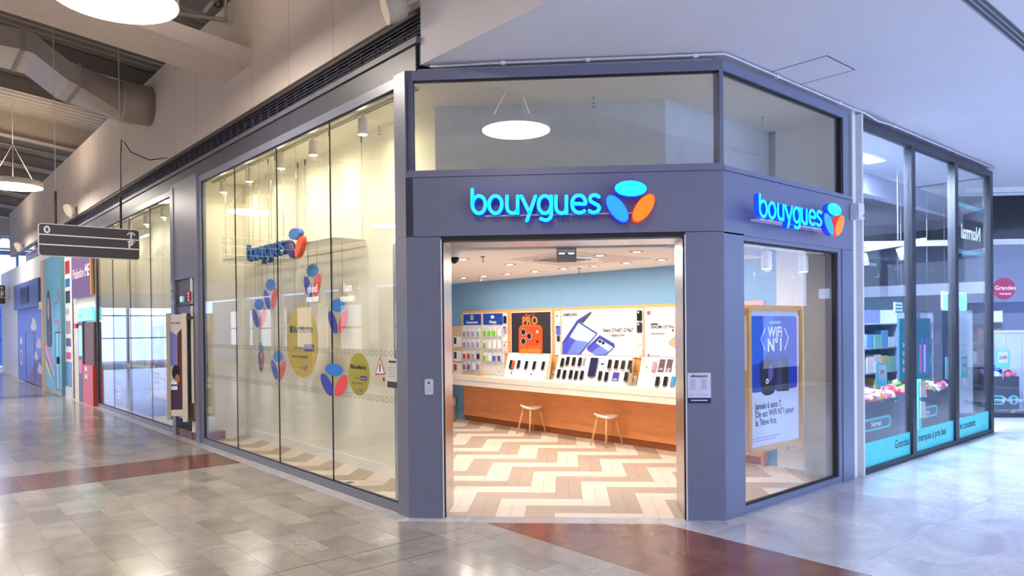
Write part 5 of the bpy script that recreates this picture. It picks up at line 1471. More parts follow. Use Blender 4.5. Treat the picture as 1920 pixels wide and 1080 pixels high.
# ================================================================== NEIGHBOURING SHOP ON THE RIGHT
nfr = M('anthracite_frame', (46, 48, 56), 0.4)
FN0 = Fr((0, -2.068, 0), (1, 0, 0), ZUP, (0, -1, 0))        # right = X
w6 = thing('window_6', None, None, (7.3, -2.07, 0), kind='structure')
for nm, x0, x1, z0, z1 in (('bottom_rail', 4.94, 9.75, 0, 0.062), ('top_rail', 4.94, 9.75, 4.09, 4.19), ('jamb', 4.94, 4.962, 0.062, 4.09), ('mullion', 6.429, 6.554, 0.062, 4.09), ('mullion', 8.026, 8.159, 0.062, 4.09), ('jamb', 9.617, 9.75, 0.062, 4.09)):
    part(nm, MB().fbox(FN0, x0, x1, z0, z1, -0.10, 0.0), nfr, w6)
teal_b = M('teal_band', (92, 220, 214), 0.4); ink = M('band_ink', (38, 70, 84), 0.5)
for x0, x1, s_, al, xp in ((4.962, 6.429, 'Grandes', 'RIGHT', 6.40), (6.554, 8.026, 'marques à prix bas', 'LEFT', 6.70), (8.159, 9.617, 'et constants', 'LEFT', 8.29)):
    part('pane', MB().fbox(FN0, x0, x1, 0.062, 4.09, -0.05, -0.04), glass, w6)
    bnd = part('teal_band', MB().fbox(FN0, x0, x1, 0.062, 0.352, -0.039, -0.037), teal_b, w6)
    txt(FN0, xp, 0.19, -0.037, s_, 0.15 if s_ != 'marques à prix bas' else 0.145, ink, bnd, align=al, bold=0.002, sx=0.92)
# return pane at the corner and the angled front beyond it
part('return_pane', MB().box(9.69, 9.70, -2.0, 0.5, 0.062, 4.09), glass, w6)
part('return_rail', MB().box(9.65, 9.75, -1.97, 0.53, 0.0, 0.062), nfr, w6)
part('return_rail', MB().box(9.65, 9.75, -1.97, 0.53, 4.09, 4.19), nfr, w6)
FN = Fr((9.75, 0.535, 0), (1, -1, 0), ZUP, (-1, -1, 0))
w7 = thing('window_7', None, None, FN.p(3, 0), kind='structure')
part('bottom_rail', MB().fbox(FN, 0, 6, 0, 0.08, -0.10, 0.0), nfr, w7)
part('pane', MB().fbox(FN, 0, 6, 0.08, 3.2, -0.05, -0.04), glass, w7)
part('head_rail', MB().fbox(FN, 0, 6, 3.2, 3.30, -0.10, 0.02), whitem, w7)
part('sign_band', MB().fbox(FN, 0, 6, 3.30, 4.16, -0.10, 0.0), M('gloss_black_band', (26, 26, 32), 0.08), w7)
part('top_strip', MB().fbox(FN, 0, 6, 4.16, 4.25, -0.10, 0.03), whitem, w7)
a = px(FN, 1885, 541)
dc = part('round_decal', MB().plate(FN, ell(a[0], a[1], 0.20, 0.20), -0.039, -0.037), M('decal_crimson', (150, 46, 78), 0.4), w7)
txt(FN, a[0] + 0.02, a[1] - 0.02, -0.037, 'Grandes', 0.11, white_p, dc, align='CENTER')
txt(FN, a[0] + 0.02, a[1] - 0.11, -0.037, 'marques', 0.06, white_p, dc, align='CENTER')
# shell of the neighbouring shop
ndark = M('next_shop_wall', (104, 112, 150), 0.6)
struct('wall_next_back', MB().box(4.9, 18, 4.0, 4.1, 0, 4.2), ndark)
struct('wall_next_left', MB().box(4.84, 4.94, -1.85, 4.1, 0, 4.2), white)
struct('wall_next_right', MB().box(17.5, 17.6, -3.75, 4.1, 0, 4.2), ndark)
fr_dark = M('dark_reflection_wall', (44, 48, 62), 0.4)
wfr = struct('wall_added_dark', MB().box(17.5, 17.6, -9, -3.75, 0, 4.25), fr_dark)  # unseen dark wall added to cut the bright reflection veil on the glass
part('lit_strip', MB().box(17.48, 17.5, -8.6, -4.2, 2.5, 2.8), M('reflection_glow', (200, 214, 240), 0.4, emit=0.8, ergb=(190, 210, 255)), wfr)  # glow strip added on the unseen wall
wor = struct('wall_added_across', MB().box(8.5, 17.5, -9.1, -9.0, 0, 2.3), fr_dark)  # unseen low wall added to darken reflections in the right window
for i in range(3): part('lit_shop_window', MB().box(9.2 + i*2.9, 11.2 + i*2.9, -9.0, -8.98, 0.5, 2.0), MATS['reflection_glow'], wor)  # glowing rectangles added on the unseen wall
nfp = [(4.94, -2.0), (9.75, -2.0), (9.75, 0.45), (14.0, -3.75), (17.5, -3.75), (17.5, 4.0), (4.94, 4.0)]
struct('floor_next', MB().prism([(x, y, -0.005) for x, y in nfp], (0, 0, 0.006)), M('next_floor', (150, 152, 164), 0.3))
struct('ceiling_next', MB().prism([(x, y, 4.10) for x, y in nfp], (0, 0, 0.05)), M('next_ceiling', (200, 204, 216), 0.7))
npost = M('next_post', (150, 156, 180), 0.5)
struct('wall_next_column', MB().box(10.1, 10.4, 0.6, 0.9, 0, 4.1), npost)
# ceiling girders inside the next shop
for i, (y0, lab) in enumerate(((-1.0, 'first'), (0.4, 'second'), (2.0, 'third'))):
    slt = thing('ceiling_girder', 'pale girder under the ceiling of the next shop, %s behind the glass' % lab, 'beam', (9, y0, 3.7), 'girders in the next shop')
    part('web', MB().box(4.95, 17.4, y0 - 0.01, y0 + 0.01, 3.74, 4.06), npost, slt)
    part('lower_flange', MB().box(4.95, 17.4, y0 - 0.07, y0 + 0.07, 3.72, 3.74), npost, slt)
for i, (x0, y0, x1, y1) in enumerate(((5.3, -1.9, 8.9, 0.6), (6.0, 0.9, 12.5, 0.9), (8.2, -1.6, 10.5, 1.8))):
    ra = thing('lighting_rail', 'white hanging light rail in the next shop, %s' % ('nearest the front glass', 'running level at the back', 'crossing to the right')[i], 'track', ((x0+x1)/2, (y0+y1)/2, 3.0), 'light rails in the next shop')
    d_ = Vector((x1-x0, y1-y0, 0)); L = d_.length; d_.normalize()
    rf = Fr((x0, y0, 3.0), d_, ZUP, d_.cross(Vector(ZUP)))
    part('rail', MB().fbox(rf, 0, L, 0.0, 0.06, -0.03, 0.03), whitem, ra)
    for q in (0.15, 0.85): part('hanger', MB().tube([rf.p(L*q, 0.06), rf.p(L*q, 1.1)], 0.004, 5), grey_p, ra)
    for q in range(4):
        p = rf.p(L * (0.12 + 0.24*q), -0.02)
        s_ = thing('rail_spotlight', 'white cylinder spotlight, %s along the light rail %s' % (nn[q], ('nearest the front glass', 'at the back of the next shop', 'crossing to the right')[i]), 'spotlight', p - Vector((0, 0, .2)), 'rail spotlights in the next shop')
        part('housing', MB().lathe(p - Vector((0, 0, 0.2)), (0.25*(q-1.5)*.5, 0.2, 1), [(0.06, 0), (0.06, 0.19)], 18), whitem, s_)
        part('lens', MB().lathe(p - Vector((0, 0, 0.203)), (0.25*(q-1.5)*.5, 0.2, 1), [(0.05, 0), (0.05, 0.002)], 18), M('rail_lens', (220, 230, 255), 0.4, emit=2, ergb=(215, 228, 255)) if 'rail_lens' not in MATS else MATS['rail_lens'], s_)
def fill_panel(x, y, label):  # glowing panel added to light the next shop's interior
    t = thing('added_fill_panel', label, 'fill light', (x, y, 4.06), 'added fill panels in the next shop')
    part('frame', MB().box(x - 0.62, x + 0.62, y - 0.16, y + 0.16, 4.07, 4.10), whitem, t)
    part('diffuser', MB().box(x - 0.58, x + 0.58, y - 0.12, y + 0.12, 4.062, 4.07), M('fill_diffuser', (230, 238, 255), 0.4, emit=4, ergb=(205, 222, 255)) if 'fill_diffuser' not in MATS else MATS['fill_diffuser'], t)
    areal('glow', (x, y, 4.05), (0, 0, -1), NORM_W, (196, 214, 255), t, 1.1, 0.24)
fill_panel(6.4, -1.4, 'cool white fill panel added behind the first pane of the next shop')
fill_panel(9.0, -0.6, 'cool white fill panel added deeper inside the next shop')
fill_panel(12.4, 0.2, 'cool white fill panel added behind the angled front of the next shop')
# stock bins with heaps of sweets
bin_m = M('bin_grey', (74, 80, 98), 0.5)
plate_m = M('plate_teal', (90, 200, 214), 0.4); plate_d = M('plate_slate', (70, 84, 110), 0.4)
SW = [M('sweet_pink', (236, 120, 150), 0.35), M('sweet_red', (214, 70, 84), 0.35), M('sweet_green', (130, 190, 110), 0.35), M('sweet_white', (232, 232, 240), 0.3), M('sweet_blue', (90, 120, 210), 0.35), M('sweet_orange', (240, 160, 70), 0.35)]
def bin_(fr, a0, a1, n, top, plates, label, depth=0.55):
    t = thing('stock_bin', label, 'bin', fr.p((a0+a1)/2, 0, n))
    part('front_board', MB().fbox(fr, a0, a1, 0.10, top, n - 0.02, n), bin_m, t)
    part('back_board', MB().fbox(fr, a0, a1, 0.10, top, n - depth, n - depth + 0.02), bin_m, t)
    for s_ in (a0, a1 - 0.02): part('side_board', MB().fbox(fr, s_, s_ + 0.02, 0.10, top, n - depth + 0.02, n - 0.02), bin_m, t)
    part('base', MB().fbox(fr, a0 + 0.02, a1 - 0.02, top - 0.20, top - 0.18, n - depth + 0.02, n - 0.02), bin_m, t)
    for s_ in (a0 + 0.05, a1 - 0.12): part('castor', MB().fbox(fr, s_, s_ + 0.07, 0.002, 0.10, n - 0.12, n - 0.05), whitem, t)
    for (p0, p1, z0, z1) in plates:
        q = part('name_plate', MB().plate(fr, rrect(p0, p1, z0, z1, 0.06), n, n + 0.008), plate_m, t)
        part('plate_field', MB().plate(fr, rrect(p0 + .05, p1 - .05, z0 + .03, z1 - .03, 0.04), n + 0.008, n + 0.010), plate_d, q)
        txt(fr, (p0+p1)/2, (z0+z1)/2 - 0.03, n + 0.010, 'Normal', (z1-z0)*0.62, white_p, q, align='CENTER', bold=0.002)
    return t
ORD = nn + ('ninth', 'tenth', 'eleventh', 'twelfth', 'thirteenth', 'fourteenth', 'fifteenth', 'sixteenth', 'seventeenth', 'eighteenth', 'nineteenth', 'twentieth')
def heap(fr, a0, a1, n, top, cols, where, depth=0.5, step=0.11):
    """single wrapped sweets bags lying in a bin"""
    k = 0
    rows = 3
    m = max(2, int((a1 - a0) / step))
    for r in range(rows):
        for i in range(m):
            a = a0 + (i + 0.5 + 0.25*random.uniform(-1, 1)) * (a1 - a0) / m
            h = top - 0.02 + 0.10 * r * random.uniform(0.5, 1) * (1 - abs(2*(a-a0)/(a1-a0)-1))
            c = fr.p(a, h, n - 0.08 - 0.15 * r)
            mt = random.choice(cols)
            cname = mt.name.replace('sweet_', '')
            mb = MB(); rx = random.uniform(0.055, 0.085)
            ax = Vector((random.uniform(-1, 1), random.uniform(-1, 1), random.uniform(-.3, .3))).normalized()
            mb.lathe(c - ax * rx * 1.3, ax, [(rx*.55, 0), (rx*.25, rx*.3), (rx*.8, rx*.7), (rx*.95, rx*1.3), (rx*.8, rx*1.9), (rx*.25, rx*2.3), (rx*.55, rx*2.6)], 8)
            part('sweet_bag', mb, mt, None, '%s wrapped sweet, %s from left, %s row %s' % (cname, ORD[i], ('front', 'middle', 'back')[r], where), 'sweets', 'wrapped sweets %s' % where)
FY = Fr((0, -1.5, 0), (1, 0, 0), ZUP, (0, -1, 0))
bin_(FY, 5.55, 7.45, 0, 0.70, ((6.15, 7.15, 0.30, 0.47),), 'grey stock bin behind the first pane of the next shop')
heap(FY, 6.1, 7.40, 0, 0.74, SW[:1] + [SW[3], SW[5], SW[0]], 'behind the first pane')
bin_(FY, 7.9, 9.55, 0, 0.70, ((7.95, 8.95, 0.30, 0.47),), 'grey stock bin behind the second and third panes')
heap(FY, 7.95, 9.5, 0, 0.74, [SW[1], SW[0], SW[1], SW[2], SW[3]], 'behind the second and third panes')
FN2 = Fr(FN.p(0, 0, -0.45), FN.u, FN.v, FN.n)
a0, a1 = px(FN2, 1850, 700)[0], px(FN2, 1911, 700)[0]
zt = px(FN2, 1880, 706)[1]
pa = px(FN2, 1864, 750); pb_ = px(FN2, 1884, 750); pc = px(FN2, 1892, 750); pd = px(FN2, 1909, 750)
bin_(FN2, a0, a1, 0, zt, ((pa[0] - 0.15, pb_[0], pa[1] - 0.09, pa[1] + 0.09), (pc[0], pd[0], pa[1] - 0.09, pa[1] + 0.09)), 'grey stock bin behind the angled front of the next shop', 0.5)
heap(FN2, a0 + 0.05, a1 - 0.05, 0, zt + 0.05, [SW[0], SW[4], SW[4], SW[3]], 'behind the angled front', 0.45, 0.09)
def price_card(fr, u, v, w, h, s_, label):
    a, z = px(fr, u, v)
    t = thing('price_sign', label, 'price sign', fr.p(a, z - h/2), 'teal price signs in the next shop')
    part('board', MB().plate(fr, rrect(a - w/2, a + w/2, z - h/2, z + h/2, 0.02), 0, 0.01), plate_m, t)
    part('field', MB().plate(fr, rrect(a - w*.36, a + w*.36, z - h*.22, z + h*.40, 0.03), 0.01, 0.012), lgrey_p, t)
    txt(fr, a, z + 0.0, 0.012, s_, h*0.26, navy, t, align='CENTER', bold=0.001)
    part('stake', MB().tube([fr.p(a, z - h/2, 0.005), fr.p(a, z - h/2 - 0.22, 0.005)], 0.008, 6), whitem, t)
price_card(FY, 1652, 702, 0.36, 0.34, '3.90', 'teal price sign reading 3.90 above the pink sweets')
price_card(FY, 1780, 690, 0.36, 0.36, '1.90', 'teal price sign reading 1.90 beside the second mullion')
price_card(FY, 1807, 688, 0.34, 0.36, '4.00', 'teal price sign reading 4.00 right of the second mullion')
price_card(FN2, 1880, 673, 0.26, 0.34, '2.00', 'teal price sign reading 2.00 behind the angled front')
# teal promotion panel
FP = Fr((0, -1.25, 0), (1, 0, 0), ZUP, (0, -1, 0))
a, b = px(FP, 1687, 716), px(FP, 1744, 597)
t = thing('promotion_panel', 'large teal promotion panel with bottles behind the second pane', 'panel', FP.p((a[0]+b[0])/2, a[1]))
part('board', MB().fbox(FP, a[0], b[0], a[1], b[1], -0.03, 0), M('promo_teal', (48, 124, 150), 0.4), t)
for i in range(4): part('text_line', MB().fbox(FP, a[0] + 0.12, a[0] + 0.55, b[1] - 0.45 - i*.13, b[1] - 0.38 - i*.13, 0, 0.003), lgrey_p, t)
part('name_plate', MB().plate(FP, rrect(a[0] + .3, a[0] + .62, b[1] - .32, b[1] - .2, 0.03), 0, 0.004), black_p, t)
for i, m_ in enumerate((SW[0], SW[4], SW[3], M('sweet_violet', (140, 90, 190), 0.4))):
    part('bottle_print', MB().fbox(FP, a[0] + 0.8 + 0.09*i, a[0] + 0.87 + 0.09*i, a[1] + 0.1, a[1] + 0.55 + 0.1*(i % 2), 0, 0.004), m_, t)
for s_ in (a[0] + 0.1, b[0] - 0.1): part('hanger', MB().tube([FP.p(s_, b[1], -0.01), FP.p(s_, 4.1, -0.01)], 0.003, 5), grey_p, t)
# glowing speech bubble
FBu = Fr((0, -1.5, 0), (1, 0, 0), ZUP, (0, -1, 0))
a, b = px(FBu, 1768, 582), px(FBu, 1813, 549)
t = thing('speech_bubble_sign', 'glowing pale blue speech bubble sign hung behind the second mullion', 'sign', FBu.p((a[0]+b[0])/2, a[1]))
part('panel', MB().plate(FBu, rrect(a[0], b[0], a[1], b[1], 0.06), -0.03, 0), M('bubble_glow', (200, 235, 255), 0.4, emit=1.0, ergb=(120, 205, 255)), t)
for i, s_ in enumerate(('Pourquoi', 'est-ce', 'si Peu cher?')):
    txt(FBu, (a[0]+b[0])/2, b[1] - 0.11 - i*0.10, 0.0, s_, 0.10, ink, t, align='CENTER')
for s_ in (a[0] + .1, b[0] - .1): part('hanger', MB().tube([FBu.p(s_, b[1], -.01), FBu.p(s_, 4.1, -.01)], 0.003, 5), grey_p, t)
a, b = px(FBu, 1678, 587), px(FBu, 1692, 567)
t = thing('speech_bubble_sign', 'small pale speech bubble sign hung behind the first mullion', 'sign', FBu.p((a[0]+b[0])/2, a[1]))
part('panel', MB().plate(FBu, rrect(a[0], b[0], a[1], b[1], 0.03), -0.02, 0), M('bubble_pale', (196, 226, 240), 0.4, emit=0.3, ergb=(150, 210, 240)), t)
part('hanger', MB().tube([FBu.p((a[0]+b[0])/2, b[1], -.01), FBu.p((a[0]+b[0])/2, 4.1, -.01)], 0.003, 5), grey_p, t)
for i in range(3): part('text_line', MB().fbox(FBu, a[0]+.03, b[0]-.03, b[1]-.05-i*.05, b[1]-.035-i*.05, 0, 0.003), ink, t)
# white screen panel behind the angled front
a = px(FN2, 1897, 700)[0]
t = thing('white_screen', 'tall pale screen panel behind the angled front of the next shop', 'panel', FN2.p(a + 0.6, 0, -0.7))
z1 = px(FN2, 1905, 625)[1]
for i in range(4): part('screen_leaf', MB().fbox(FN2, a + i*0.3, a + i*0.3 + 0.295, 0.02, z1, -0.72, -0.68), M('screen_pale', (206, 212, 236), 0.5) if 'screen_pale' not in MATS else MATS['screen_pale'], t)
part('top_rail', MB().fbox(FN2, a, a + 1.2, z1, z1 + 0.05, -0.74, -0.66), whitem, t)
part('foot', MB().fbox(FN2, a, a + 1.2, 0.002, 0.02, -0.80, -0.60), whitem, t)
# shelving with boxes deeper inside
BX = [M('box_%d' % i, c, 0.5) for i, c in enumerate(((200, 90, 100), (90, 150, 190), (220, 214, 210), (90, 90, 120), (226, 180, 90), (120, 180, 150)))]
BXN = dict(zip(['box_%d' % i for i in range(6)], ('rose', 'pale blue', 'white', 'slate', 'yellow', 'mint')))
for si, (x0, x1, yv, lab) in enumerate(((7.6, 9.4, -0.75, 'nearest'), (10.9, 12.6, 0.3, 'middle'), (13.0, 15.3, 0.7, 'rearmost'), (12.0, 13.9, -1.1, 'rightmost'))):
    t = thing('shelf_unit', 'stocked shelf unit inside the next shop, the %s one' % lab, 'shelf', ((x0+x1)/2, yv, 0))
    part('back', MB().box(x0, x1, yv + 0.28, yv + 0.30, 0, 2.0), ndark, t)
    for s_ in (x0, x1 - 0.03): part('upright', MB().box(s_, s_ + 0.03, yv, yv + 0.28, 0, 2.0), npost, t)
    for k in range(5):
        z = 0.15 + k * 0.4
        part('shelf', MB().box(x0 + 0.03, x1 - 0.03, yv, yv + 0.28, z, z + 0.02), npost, t)
        if 0 < k < 4:
            for i in range(6):
                w_ = (x1 - x0 - 0.1) / 6; xx = x0 + 0.05 + i * w_; h_ = random.uniform(0.16, 0.30); m_ = random.choice(BX)
                part('product_box', MB().box(xx + 0.01, xx + w_ - 0.03, yv + 0.02, yv + 0.24, z + 0.021, z + 0.02 + h_), m_, None, '%s box, %s from left, shelf %s of the %s shelf unit' % (BXN[m_.name], nn[i], ('one', 'two', 'three')[k-1], lab), 'box', 'product boxes in the next shop')
t = thing('teal_post', 'flat teal advertising post at the left edge of the next shop', 'post', (5.15, -1.8, 0))
part('post', MB().plate(FN0, rrect(4.98, 5.34, 0.03, 1.93, 0.06), -0.30, -0.26), teal_b, t)
part('foot', MB().box(4.98, 5.36, -1.95, -1.65, 0.002, 0.03), whitem, t)
# rack of cards hanging by the first mullion
t = thing('card_rack', 'teal wire rack of printed cards beside the first mullion', 'rack', (7.65, -1.7, 0))
part('pole', MB().box(7.60, 7.70, -1.72, -1.66, 0, 0.95), teal_b, t)
for i in range(2): part('card_fan', MB().prism([(7.62, -1.74, 0.40 + i*0.30), (7.86, -1.74, 0.38 + i*0.30), (7.78, -1.74, 0.62 + i*0.30), (7.62, -1.74, 0.64 + i*0.30)], (0, 0.02, 0)), M('card_paper', (216, 206, 190), 0.5, noise=0.25, nscale=40), t)
# mirrored name glowing in the third pane is the sign hanging inside, seen from behind
a, b = px(FBu, 1803, 446), px(FBu, 1851, 418)
FM = Fr(FBu.p(0, 0, -0.1), -FBu.u, FBu.v, -FBu.n)
t = thing('hanging_name_sign', 'hanging shop sign seen from behind with its name mirrored', 'sign', FBu.p((a[0]+b[0])/2, a[1] - .1))
part('board', MB().plate(FBu, rrect(a[0] - 0.15, b[0] + 0.12, a[1] - 0.25, b[1] + 0.25, 0.08), -0.08, -0.06), M('board_slate', (44, 54, 74), 0.3), t)
part('teal_rim', MB().ring(FBu, rrect(a[0] - 0.15, b[0] + 0.12, a[1] - 0.25, b[1] + 0.25, 0.08), rrect(a[0] - 0.08, b[0] + 0.05, a[1] - 0.18, b[1] + 0.18, 0.06), -0.06, -0.05), teal_p, t)
txm = txt(Fr(FBu.p((a[0]+b[0])/2, 0, -0.06), -FBu.u, FBu.v, FBu.n), 0, a[1] + 0.02, 0, 'Normal', 0.36, M('name_glow', (220, 235, 255), 0.4, emit=1.2, ergb=(200, 225, 255)), t, align='CENTER', sx=0.9, bold=0.004)
for s_ in (a[0], b[0]): part('hanger', MB().tube([FBu.p(s_, b[1] + .25, -.07), FBu.p(s_, 4.1, -.07)], 0.006, 5), whitem, t)

# ================================================================== MALL LAMPS, SPEAKERS, DIRECTION SIGN
top_fill_m = M('lamp_top_fill', (255, 250, 240), 0.5, emit=9, ergb=(255, 236, 214), noise=0)  # glow added on top of the pendants to brighten roof and upper wall
def pendant(x, y, z, label, r=0.6):
    t = thing('disc_pendant', label, 'pendant lamp', (x, y, z), 'big disc pendants of the mall')
    part('drum', MB().lathe((x, y, z), (0, 0, 1), [(r, 0.0), (r, 0.13), (r - 0.02, 0.14)], 64), lampbody, t)
    part('diffuser', MB().lathe((x, y, z - 0.006), (0, 0, 1), [(r - 0.012, 0), (r - 0.012, 0.005)], 64), lampglow, t)
    for k in range(3):
        a = 2*math.pi*k/3 + 0.4
        part('cable', MB().tube([(x + (r-.1)*math.cos(a), y + (r-.1)*math.sin(a), z + 0.13), (x, y, z + 1.0)], 0.006, 5), white, t)
    part('hanger', MB().tube([(x, y, z + 1.0), (x, y, rz(x))], 0.006, 5), white, t)
    part('top_fill', MB().lathe((x, y, z + 0.141), (0, 0, 1), [(r - 0.06, 0), (r - 0.06, 0.004)], 48), top_fill_m, t)
pendant(-1.866, 2.544, 5.2, 'huge glowing disc pendant cut off by the top edge of the photo')
pendant(-1.391, 14.841, 5.2, 'glowing disc pendant at the left edge beside the upper wall')
pendant(-4.24, 15.28, 5.2, 'glowing disc pendant seen mirrored in the near left window')
pendant(-9.0, 15.34, 5.2, 'glowing disc pendant seen mirrored beside the door pillar')
pendant(-3.637, -4.585, 5.2, 'glowing disc pendant seen mirrored in the glass above the door')
pendant(-6.3, 5.0, 5.2, 'unseen disc pendant added for light over the middle of the mall')  # unseen lamp added to light the mall
pendant(-1.4, 24.5, 5.2, 'unseen far disc pendant added behind the one at the left edge')  # unseen lamp added further along the row as a light

t = thing('wall_speaker', 'cream cylindrical loudspeaker on the wall above the grille end', 'speaker', (-0.05, 0.0, 4.75))
c = at(742, 14, x=-0.05)
ax = Vector((-0.75, 0.35, -0.28)).normalized()
spk = M('speaker_cream', (206, 198, 182), 0.5)
part('cabinet', MB().lathe(c - ax * 0.10, ax, [(0.06, 0), (0.115, 0.02), (0.13, 0.10), (0.13, 0.19), (0.118, 0.20)], 28), spk, t)
part('rim', MB().lathe(c + ax * 0.095, ax, [(0.134, 0), (0.134, 0.014)], 28), M('speaker_rim', (232, 222, 196), 0.5), t)
part('bracket', MB().tube([c - ax*0.05, (0.13, c.y - 0.12, c.z + 0.10)], 0.03, 8), spk, t)
c = at(133, 393, x=-0.02)
t = thing('wall_speaker', 'small round cream loudspeaker low on the upper wall above the direction sign', 'speaker', c)
ax = Vector((-0.9, -0.2, -0.45)).normalized()
part('cabinet', MB().lathe(c - ax * 0.06, ax, [(0.08, 0), (0.16, 0.03), (0.18, 0.10), (0.17, 0.16)], 24), spk, t)
part('bracket', MB().tube([c, (0.13, c.y, c.z + 0.05)], 0.03, 8), spk, t)
c = at(37, 462, x=-0.02)
t = thing('wall_speaker', 'tiny round cream loudspeaker above the blue hoarding', 'speaker', c)
part('cabinet', MB().lathe(c - ax * 0.06, ax, [(0.08, 0), (0.16, 0.03), (0.18, 0.10), (0.17, 0.16)], 24), spk, t)
part('bracket', MB().tube([c, (0.13, c.y, c.z + 0.05)], 0.03, 8), spk, t)

FS = Fr((0, 7.0, 0), (1, 0, 0), ZUP, (0, -1, 0))
sgn = M('sign_charcoal', (52, 50, 50), 0.4); sgw = M('sign_white', (236, 232, 236), 0.4)
def dir_sign(fr, x0, x1, z0, z1, label, full=True, ztop=6.9):
    w, h = x1 - x0, z1 - z0
    t = thing('direction_sign', label, 'sign', fr.p((x0+x1)/2, z0))
    part('board', MB().plate(fr, rrect(x0, x1, z0, z1, 0.04*h/0.47), -0.03, 0.03), sgn, t)
    part('edge', MB().ring(fr, rrect(x0 - .012, x1 + .012, z0 - .012, z1 + .012, 0.05*h/0.47), rrect(x0, x1, z0, z1, 0.04*h/0.47), -0.032, 0.020), sgw, t)
    for q in (0.345, 0.665): part('divider_line', MB().fbox(fr, x0, x1, z0 + h*q - 0.009, z0 + h*q + 0.009, 0.03, 0.033), sgw, t)
    if full:
        part('zero_mark', MB().ring(fr, ell(x0 + .10, z1 - .08, 0.042, 0.056, 0, 24), ell(x0 + .10, z1 - .08, 0.019, 0.032, 0, 24), 0.03, 0.033), sgw, t)
    ax_ = x1 - 0.115*w/1.36
    part('arrow_mark', MB().stroke(fr, [(ax_, z0 + h*.70), (ax_, z0 + h*.93)], 0.026, 0.03, 0.033).stroke(fr, [(ax_ - .05, z0 + h*.84), (ax_, z0 + h*.945), (ax_ + .05, z0 + h*.84)], 0.024, 0.03, 0.033), sgw, t)
    part('roof_mark', MB().stroke(fr, [(ax_ - .05, z0 + h*.585), (ax_, z0 + h*.64), (ax_ + .05, z0 + h*.585)], 0.014, 0.03, 0.033), sgw, t)
    txt(fr, ax_ - 0.045, z0 + h*.385, 0.03, 'P', 0.145*h/.47, sgw, t, bold=0.006)
    return t
ds = dir_sign(FS, -1.96, -0.60, 2.925, 3.39, 'black hanging direction sign with white arrow and parking mark')
for u in (105, 227):
    a = px(FS, u, 425)[0]
    part('rod', MB().tube([FS.p(a, 3.38, 0), FS.p(a, 3.9, 0)], 0.018, 8), M('rod_dark', (70, 52, 50), 0.5) if 'rod_dark' not in MATS else MATS['rod_dark'], ds)
    part('wire', MB().tube([FS.p(a, 3.9, 0), FS.p(a, 7.2, 0)], 0.005, 5), lgrey_p, ds)
c0 = at(226, 300, y=7.0); c1 = at(225, 262, y=7.0); c2 = at(245, 285, y=7.2); c3 = at(280, 300, y=7.6); c4 = at(315, 296, x=0.14)
part('power_cord', MB().tube([FS.p(px(FS, 227, 400)[0], 3.5, 0.02), c0, c1 + Vector((0.02, 0, 0)), at(234, 268, y=7.05), c2, c3, c4], 0.008, 6), black, ds)

# ================================================================== SHOPFRONTS FURTHER ALONG ON THE LEFT
FW0 = Fr((0.0, 0, 0), (0, -1, 0), ZUP, (-1, 0, 0))
def pxr(u0, v0_, u1, v1_, fr=FW0):
    a, b = px(fr, u0, v1_), px(fr, u1, v0_); return a[0], b[0], a[1], b[1]
struct('wall_far_left', MB().box(0.03, 0.3, 13.46, 32, 0, 4.2), white)
# ticket kiosk
k0, k1 = -15.1, -13.46
t = thing('photo_kiosk', 'grey and orange-red service kiosk set between the posters and far window', 'kiosk', (0.0, 14.3, 0))
part('grey_half', MB().fbox(FW0, k0, -14.55, 0, 2.0, -0.028, 0.06), M('kiosk_grey', (92, 92, 104), 0.4), t)
part('brown_half', MB().fbox(FW0, -14.55, k1 + 0.02, 0.95, 1.98, -0.02, 0.03), M('kiosk_brown', (116, 88, 74), 0.5), t)
part('red_half', MB().fbox(FW0, -14.55, k1 + 0.02, 0, 0.95, -0.02, 0.06), M('kiosk_red', (222, 66, 36), 0.35), t)
part('screen', MB().fbox(FW0, k0 + 0.08, -14.62, 1.15, 1.9, 0.06, 0.065), M('kiosk_screen', (120, 180, 240), 0.3, emit=0.5, ergb=(110, 175, 250)), t)
part('pink_card', MB().fbox(FW0, k0 + 0.06, -14.62, 0.72, 1.05, 0.06, 0.066), M('kiosk_pink', (226, 120, 140), 0.4), t)
part('slot', MB().fbox(FW0, k0 + 0.15, -14.75, 0.52, 0.58, 0.06, 0.066), redd_p, t)
for z in (0.80, 0.62): part('label_tag', MB().fbox(FW0, -14.3, -14.05, z, z + 0.1, 0.06, 0.066), white_p, t)
part('light_header', MB().fbox(FW0, k0 - 0.1, k1, 2.03, 2.34, 0.0, 0.05), M('kiosk_header', (150, 225, 235), 0.4, emit=0.6, ergb=(90, 225, 240)), t)
txt(FW0, k0 + 0.1, 2.12, 0.05, 'boutique', 0.12, navy, t)
part('red_flag', MB().fbox(FW0, k0 - 0.35, k0, 1.84, 1.96, 0.0, 0.10), redd_p, t)
# purple sign with white name
a0, a1, z0, z1 = -15.9, -13.6, 2.62, 3.72
t = thing('purple_sign', 'dark purple sign with white lettering above the kiosk', 'sign', FW0.p((a0+a1)/2, z0))
part('board', MB().fbox(FW0, a0, a1, z0, z1, 0.0, 0.05), M('sign_purple', (104, 74, 118), 0.4), t)
part('wood_edge', MB().fbox(FW0, a1, a1 + 0.08, z0, z1, 0.0, 0.06), wood_p, t)
txt(FW0, a0 + 0.15, 3.1, 0.05, 'Phalandon', 0.36, white_p, t, sx=0.95); txt(FW0, a1 - 0.12, 3.1, 0.05, 'ME', 0.40, white_p, t, align='RIGHT', bold=0.008)
